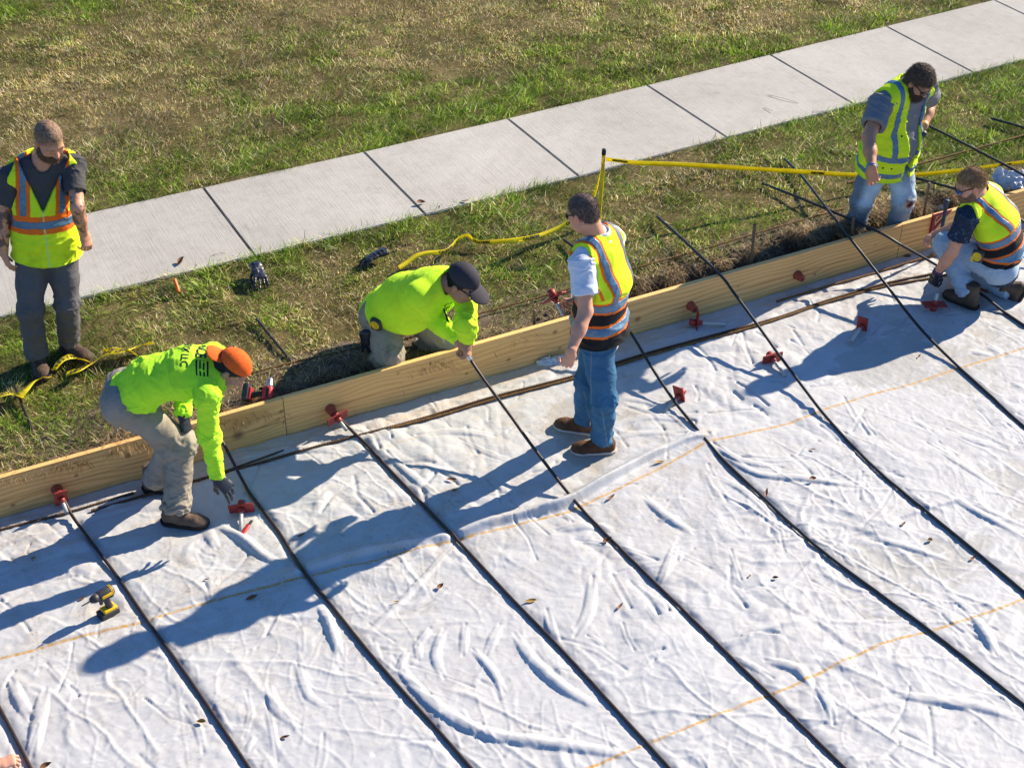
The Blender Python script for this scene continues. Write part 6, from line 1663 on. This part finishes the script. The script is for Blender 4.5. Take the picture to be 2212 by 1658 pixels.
tool(c_, np.stack([mz, yv, V(0, 0, 1)], 1), "yellow and black impact driver standing on its battery on the sheet", M_DKGREY, M_YELLOW, "impact_driver")
c_ = unz(527, 838, .335); zz = nrm(D(1.0, -.12, .02)); mz = nrm(D(.30, .75, .62) - zz * (D(.30, .75, .62) @ zz)); yv = np.cross(zz, mz)
tool(c_, np.stack([mz, yv, zz], 1), "red and black drill lying on the dry grass behind the orange cap", M_BLACK, M_TOOLRED, "cordless_drill", True)

# red cutter on the sheet
p = unz(521, 1156, .03); q = unz(541, 1128, .035); d_ = nrm(q - p); R = frame(d_, (0, 0, 1)); e = empty("utility_knife", tuple(p))
bm = bmesh.new(); add_box(bm, Vector((p + d_ * .045)), (.014, .024, .105), R, .005); link("handle", bm_mesh("handle", bm), M_TOOLRED, e)
bm = bmesh.new(); add_box(bm, Vector((p + d_ * .118)), (.004, .018, .045), R, .001); link("blade", bm_mesh("blade", bm), M_DKGREY, e)
tag(e, "red utility knife lying on the sheet below the red sleeve by the bent-over worker", "knife")

# ---- things held or worn
if '3' in ONLY:
    bd = nrm(unz(1040, 812, .39) - tip); bm = bmesh.new(); add_lathe(bm, [(-.075, .014), (-.072, .016), (-.012, .016), (-.010, .0135), (.030, .0135)], tip, bd, 14)
    tag(link("bar_end_cap", bm_mesh("bar_end_cap", bm), plain("bare_aluminium", (.62, .63, .64), .35, .5, .6)), "pale metal coupler on the bar end in the kneeling man's hands", "coupler")
    def tape_measure(c, n, up, lab, r=.036):
        n = nrm(n); R = frame(n, up); e = empty("tape_measure", tuple(c)); bm = bmesh.new()
        add_box(bm, Vector(c), (r * 2, r * 1.9, .036), R, .012); link("case", bm_mesh("case", bm), M_DKGREY, e)
        bm = bmesh.new(); add_lathe(bm, [(.017, r * .80), (.020, r * .78), (.021, r * .55), (.019, r * .50)], Vector(c), n, 24); link("face_ring", bm_mesh("face_ring", bm), M_YELLOW, e)
        bm = bmesh.new(); add_box(bm, Vector(c) + R @ Vector((-r * .2, r * .92, 0)), (r * 1.2, .010, .034), R, .003); link("mouth", bm_mesh("mouth", bm), M_YELLOW, e)
        tag(e, lab, "tape measure", "tape measures on belts")
    n_ = nrm(F3.Xh * .8 - FH * .6 - V(0, 0, -.1)); P3 = R3[1]
    def on_surface(res, u, v, out=.012):
        P, N = res[1], res[3]; d = P - CAM; z = d @ FW; uu = 1106 + F_PX * (d @ RT) / z; vv = 829 - F_PX * (d @ UP) / z
        s = (uu - u) ** 2 + (vv - v) ** 2 + (z - z.min()) * 60; s = np.where((N @ FW) < -.15, s, 1e9); i = np.argmin(s); return P[i] + N[i] * out, N[i]
    c_, n_ = on_surface(R3, 815, 697); tape_measure(c_, n_, V(0, 0, 1), "round-faced black tape measure clipped to the kneeling man's belt", .040)
    S = Sdf(.005); w = at(790, 742, c_, .02); S.cap(w + V(0, 0, .09), w, (.040, .022), (.030, .018), RT, .02); S.cap(w, w - V(0, 0, .07) + RT * .02, .014, .010, k=.015); S.cap(w + RT * -.02, w - V(0, 0, .06) - RT * .025, .013, .010, k=.015)
    tag(obj_from("hanging_gloves", S, M_GLOVE, None, lambda P, N: (.02,) * 3, lambda P, N: .006 * fbm(P * 30, 3, 3))[0], "black gloves hanging from the back of the kneeling man's belt", "gloves")
if '4' in ONLY:
    hp = F4.J['wr'] + D(-.7, -.2, .2) * .09
    sleeve("red sleeve the man in the white polo holds in front of him", hp + D(-.35, -.2, .25) * .07, D(.42, -.55, -.62), D(.5, .2, .8), .13, group=None)
    c_ = F4.J['hc'] - F4.Yh * .150 + F4.Xh * .01 + F4.up * .04; c_ = at(1318, 728, F4.J['hc'], -.150); R = frame(nrm(-FH * .9 + V(0, 0, .25) + RT * .2), nrm(RT * -.98 + V(0, 0, .25))); e = empty("blister_pack", tuple(c_))
    bm = bmesh.new(); add_box(bm, Vector(c_), (.052, .086, .004), R, .001); link("card", bm_mesh("card", bm), plain("red_card", (.72, .05, .06), .5), e)
    bm = bmesh.new(); add_lathe(bm, [(.004, .020), (.010, .017)], Vector(c_) + R @ Vector((0, -.010, 0)), R @ Vector((0, 0, 1)), 5); add_box(bm, Vector(c_) + R @ Vector((0, -.030, .004)), (.012, .040, .006), R, .001); link("blade", bm_mesh("blade", bm), M_STEEL, e)
    tag(e, "red card with a metal spade bit sticking out of the standing man's back pocket", "blister pack")
if '5' in ONLY:
    w = F5.J['wl'] + D(-.3, -.3, -.6) * .07; S = Sdf(.004); S.cap(w + D(.1, -.3, .3) * .05, w - D(.1, -.3, .3) * .05, (.042, .026), (.036, .024), RT, .01)
    tag(obj_from("tool_pouch", S, M_DKGREY, None, lambda P, N: (.03,) * 3, lambda P, N: .004 * fbm(P * 40, 3, 2))[0], "dark tape pouch under the bearded worker's left hand", "pouch")
if '6' in ONLY:
    r6 = r
    def near_px(u, v, A, dd): return at(u, v, A, dd)
    c_ = at(2112, 553, F6.J['hl'], -.13); R = frame(nrm(RT * -.55 - FH * .8 + V(0, 0, .15)), V(0, 0, 1)); e = empty("tape_measure", tuple(c_))
    bm = bmesh.new(); add_box(bm, Vector(c_), (.085, .080, .036), R, .012); link("case", bm_mesh("case", bm), M_DKGREY, e)
    bm = bmesh.new(); add_lathe(bm, [(.017, .034), (.020, .033), (.021, .026), (.019, .024)], Vector(c_), R @ Vector((0, 0, 1)), 24); add_box(bm, Vector(c_) + R @ Vector((-.025, .030, .002)), (.045, .022, .038), R, .004); link("face_ring", bm_mesh("face_ring", bm), M_YELLOW, e)
    tag(e, "black and yellow tape measure clipped to the squatting man's hip", "tape measure", "tape measures on belts")
    # sleeve under his hand
    g_ = unz(2018, 662, .045); sleeve("red sleeve pressed upright on the sheet by the squatting worker's gloved hand", g_ + V(0, 0, .018), (.05, -.02, 1), (1, -.35, 0), .10, plate=(.175, .085))
    # round red cup behind his front boot
    c_ = unz(2132, 620, .035); bm = bmesh.new(); add_lathe(bm, [(-.05, .024), (-.045, .030), (.035, .036), (.038, .033), (.038, .016), (.02, .015)], c_, D(-.75, -.65, .05), 20); tag(link("loose_cone", bm_mesh("loose_cone", bm), M_CONE), "loose rust-red cone lying between the squatting man's boots", "dowel cone")
    # speed square against the form and the blue-handled hammer
    A_ = np.array([5.28, -.004, .335]); P2 = np.array([(0, 0), (0, -.175), (.185, .012), (.185, .026), (0, .010)]); bm = bmesh.new()
    out = [(0, .0), (0, -.18), (.02, -.18), (.20, .0)]; inn = [(.022, -.022), (.022, -.130), (.132, -.022)]
    for y0, y1 in ((-.010, -.004),):
        pts = {}
        for nm, pl in (("o", [(0, 0), (0, -.18), (.18, 0)]), ("i", inn)):
            for yy in (y0, y1): pts[nm, yy] = [bm.verts.new((A_[0] + x, yy, A_[2] + z)) for x, z in pl]
        for yy in (y0, y1):
            for k in range(3): bm.faces.new((pts["o", yy][k], pts["o", yy][(k + 1) % 3], pts["i", yy][(k + 1) % 3], pts["i", yy][k]))
        for nm in "oi":
            for k in range(3): bm.faces.new((pts[nm, y0][k], pts[nm, y0][(k + 1) % 3], pts[nm, y1][(k + 1) % 3], pts[nm, y1][k]))
    bmesh.ops.recalc_face_normals(bm, faces=bm.faces[:]); add_box(bm, (A_[0] - .006, -.010, A_[2] - .09), (.012, .024, .185), None, .002)
    add_box(bm, (A_[0] + .055, -.007, A_[2] - .050), (.008, .006, .060), Matrix.Rotation(.78, 3, 'Y'), .001)
    tag(link("speed_square", bm_mesh("speed_square", bm), plain("maroon_plastic", (.24, .02, .045), .45), None, False), "maroon triangular square leaning on the form behind the squatting man's knee", "square")
    h0 = aty(2033, 503, -.10); h1 = aty(2046, 432, -.10); d_ = nrm(h1 - h0); Lh = np.linalg.norm(h1 - h0); e = empty("hammer", tuple(h0))
    bm = bmesh.new(); add_lathe(bm, [(0, .012), (.01, .0135), (Lh * .5, .0145), (Lh - .012, .0165), (Lh - .008, .019), (Lh, .018)], h0, d_, 14); link("grip", bm_mesh("grip", bm), plain("navy_rubber", (.022, .045, .085), .6), e)
    bm = bmesh.new(); zl = h0[2] - .03; add_lathe(bm, [(-zl / d_[2], .008), (.005, .008)], h0, d_, 10); hb = h0 - d_ * (zl / d_[2]); 
    add_lathe(bm, [(-.055, .012), (-.03, .014), (.03, .011), (.07, .004)], hb, RT, 12); link("head", bm_mesh("head", bm), M_STEEL, e)
    tag(e, "hammer with a navy grip standing head-down by the squatting man's knee", "hammer")

# ---- fallen leaves, each its own thing
t = NT("dry_leaf"); v = t.coord(); oi = t.n("ShaderNodeObjectInfo"); c = t.ramp(oi.outputs["Random"], [(0.0, (.16, .065, .03)), (.45, (.24, .10, .035)), (.7, (.10, .045, .03)), (.9, (.42, .24, .05))])
c = t.mix(0.6, c, t.ramp(t.noise(v, 90, 4), [(.3, .6), (.7, 1.1)]), 'MULTIPLY'); M_LEAF = t.out(c, .6, .35)
def leaf_mesh(curl, fat):
    n = 13; s = np.linspace(0, 1, n); hw = fat * np.sin(np.pi * s ** .85) ** .9 * .5; P = []
    for k, w_ in enumerate(hw):
        for j in (-1, -.5, 0, .5, 1): P.append((s[k] - .5, j * w_, abs(j) * w_ * curl + .16 * curl * (s[k] - .5) ** 2 * 4 - .02))
    P = np.array(P); i = (np.arange(n - 1)[:, None] * 5 + np.arange(4)[None]).ravel(); F = np.stack([i, i + 1, i + 6, i + 5], -1)
    st = np.array([(-.5, -.008, 0), (-.5, .008, 0), (-.68, .005, .02), (-.68, -.005, .02)]); return npmesh("fallen_leaf", np.r_[P, st], [F, np.array([[0, 1, 2, 3]]) + len(P)])
LM = [leaf_mesh(.5, .36), leaf_mesh(1.1, .5), leaf_mesh(.8, .26)]
LP = [((178, 1292), "curled gold leaf beside the bit of the impact driver"), ((73, 1205), "small gold leaf in the shade near the left edge"), ((446, 1251), "short ochre leaf between the two leftmost full bars"),
      ((543, 1290), "dark oval leaf inside the standing man's long shadow"), ((435, 1559), "red-brown leaf near the bottom, left of the second full bar"), ((651, 1156), "long red-brown leaf above the bar below the red knife"),
      ((632, 1166), "small tan leaf beside the long red-brown one"), ((951, 1267), "long brown leaf in the open sheet below the standing man's shadow"), ((855, 1299), "tiny dark red leaf left of the long brown leaf"),
      ((1146, 1297), "brown curled leaf beside the stained spot right of the middle bar"), ((1312, 1167), "gold leaf half under the bar of the kneeling man"), ((1320, 1074), "ochre leaf in front of the standing man's shadow bar"),
      ((975, 1035), "brown leaf in the sun just above the standing man's shadow"), ((983, 1060), "dark leaf lying within the standing man's leg shadow"), ((1423, 998), "dark leaf on the orange seam right of the standing man's shoes"),
      ((1755, 970), "small brown leaf in the bay below the tipped sleeve"), ((1755, 1034), "greenish leaf with a pale rim under a long fold"), ((1655, 1064), "golden leaf touching the bar left of the greenish leaf"),
      ((1951, 1131), "large brown leaf in the bay right of the centre, on a fold"), ((2007, 1167), "dark red oval leaf just below the large brown leaf"), ((2102, 1205), "pale red leaf near the right edge bar"),
      ((1619, 1243), "tiny brown leaf left of a larger oval one near the lower right"), ((1675, 1248), "oval dark brown leaf right of the tiny brown one near the lower right"), ((1339, 1309), "rust leaf left of the bar near the lower middle"),
      ((616, 1591), "ochre leaf at the bottom between the second and third bars"), ((100, 1655), "dark leaf cut by the bottom edge near the hand"), ((1985, 770), "black curled leaf at the edge of the squatting man's shadow")]
rl = random.Random(4)
for k, ((u, v), lab) in enumerate(LP):
    p = unz(u, v, .012); z = sheet_top(p[0], p[1], .02) + .004; p = unz(u, v, z)
    o = bpy.data.objects.new("fallen_leaf", LM[k % 3]); COL.objects.link(o)
    if not LM[k % 3].materials: LM[k % 3].materials.append(M_LEAF)
    s_ = rl.uniform(.048, .078) * (.62 if "small" in lab or "tiny" in lab or "short" in lab else 1); o.location = p; o.scale = (s_,) * 3; o.rotation_euler = (rl.uniform(-.3, .3), rl.uniform(-.3, .3), rl.choice([0, .5, 2.9, -.3]) + rl.uniform(-.4, .4)); tag(o, lab, "leaf", "leaves fallen on the sheet")
for k, (u, v, lab) in enumerate(((909, 438, "brown curled leaf at the sidewalk joint above the second glove"), (954, 442, "tiny brown leaf on the sidewalk right of the curled one"), (1004, 434, "yellow leaf at the lower edge of the sidewalk"), (392, 566, "red-brown leaf on the sidewalk edge above the orange stick"))):
    o = bpy.data.objects.new("fallen_leaf", LM[(k + 1) % 3]); COL.objects.link(o); o.location = unz(u, v, SIDE_Z + .010); s_ = (.075, .04, .07, .095)[k]; o.scale = (s_,) * 3; o.rotation_euler = (.3, .2, k * 1.3); tag(o, lab, "leaf", "leaves fallen on the sidewalk")

# dry stalks blown on to the walk
for k, (pts, lab) in enumerate((([(458, 552), (472, 546), (490, 545)], "bent dry stalk on the second sidewalk panel from the left"), ([(1660, 205), (1690, 212), (1725, 222)], "scattered dry stalk on the sidewalk panel left of the bearded worker"), ([(1650, 232), (1668, 240)], "short dark stalk on the sidewalk near the joint left of the bearded worker"), ([(1755, 240), (1790, 243), (1800, 252)], "thin crooked stalk on the sidewalk panel behind the yellow tape"))):
    vs, q, tr = tube_np(resample(np.array([unz(u, v, SIDE_Z + .006 + .006 * (i % 2)) for i, (u, v) in enumerate(pts)]), .02), .0022, 5); o = link("dry_stalk", npmesh("dry_stalk", vs, [q, tr]), M_BONE); tag(o, lab, "stalk", "dry stalks on the sidewalk")

# ---- the worker outside the lower left corner, whose hand comes into the picture
if 'h' in ONLY:
    hp = unz(34, 1640, .075); A = hp.copy(); J = {}
    Fh = D(1, .15, 0); R_ = right_of(Fh)
    J['wr'] = hp + D(-.82, -.50, .05) * .095; J['er'] = J['wr'] + D(-.95, -.30, .16) * .26; J['sr'] = J['er'] + D(-.72, .15, .68) * .30
    J['nb'] = J['sr'] - R_ * .18 + V(0, 0, .05); J['sl'] = J['nb'] - R_ * .18 - V(0, 0, .05)
    J['hc'] = J['nb'] - D(.62, .08, .78) * .56; J['ch'] = J['nb'] - D(.70, .08, .70) * .22; J['hc'][2] = max(J['hc'][2], .16)
    J['hr'] = J['hc'] + R_ * .09; J['hl'] = J['hc'] - R_ * .09
    for k, sg in (('r', 1), ('l', -1)):
        J['a' + k] = J['hc'] + R_ * sg * .16 + Fh * .14; J['a' + k][2] = .095; J['k' + k] = ik(J['h' + k], J['a' + k], .43, .42, *px(J['h' + k] + Fh * .3 + V(0, 0, .5)))
    J['wl'] = J['kl'] + V(0, 0, .07); J['el'] = ik(J['sl'], J['wl'], .30, .27, *px(J['sl'] - V(0, 0, .3) - Fh * .2))
    f = Fig("hand reaching in at the lower left corner to grip the leftmost bar", (J['hc'][0], J['hc'][1], 0), J, Fh, Fh)
    hd = Head(J['nb'] + D(.2, .12, .9) * .17, D(.8, .4, -.5), D(.4, .2, .9))
    f.body(hd, (.60, .30, .20), [(J['wr'], nrm(hp - J['wr'] + V(0, 0, .01)), D(-.25, -.1, 1), (.55, .75, .85, .95), (.35, .35), dict(side=-1, k=1.06)), (J['wl'], D(.7, .3, -.6), D(.3, .2, 1), .4, (.5, .3), dict(side=1))], red=1.2)
    hd.hair(f.root, (.06, .04, .03), .005); hd.eyes(f.root)
    f.trousers((.09, .12, .16), M_DENIM, seed=71); f.shirt((.40, .44, .50), M_CLEAN, .016, 'long', hem=-.04, seed=72)
    for k in 'lr': f.boot(k, Fh, V(0, 0, 1), (.1, .07, .05), (.03, .025, .02))
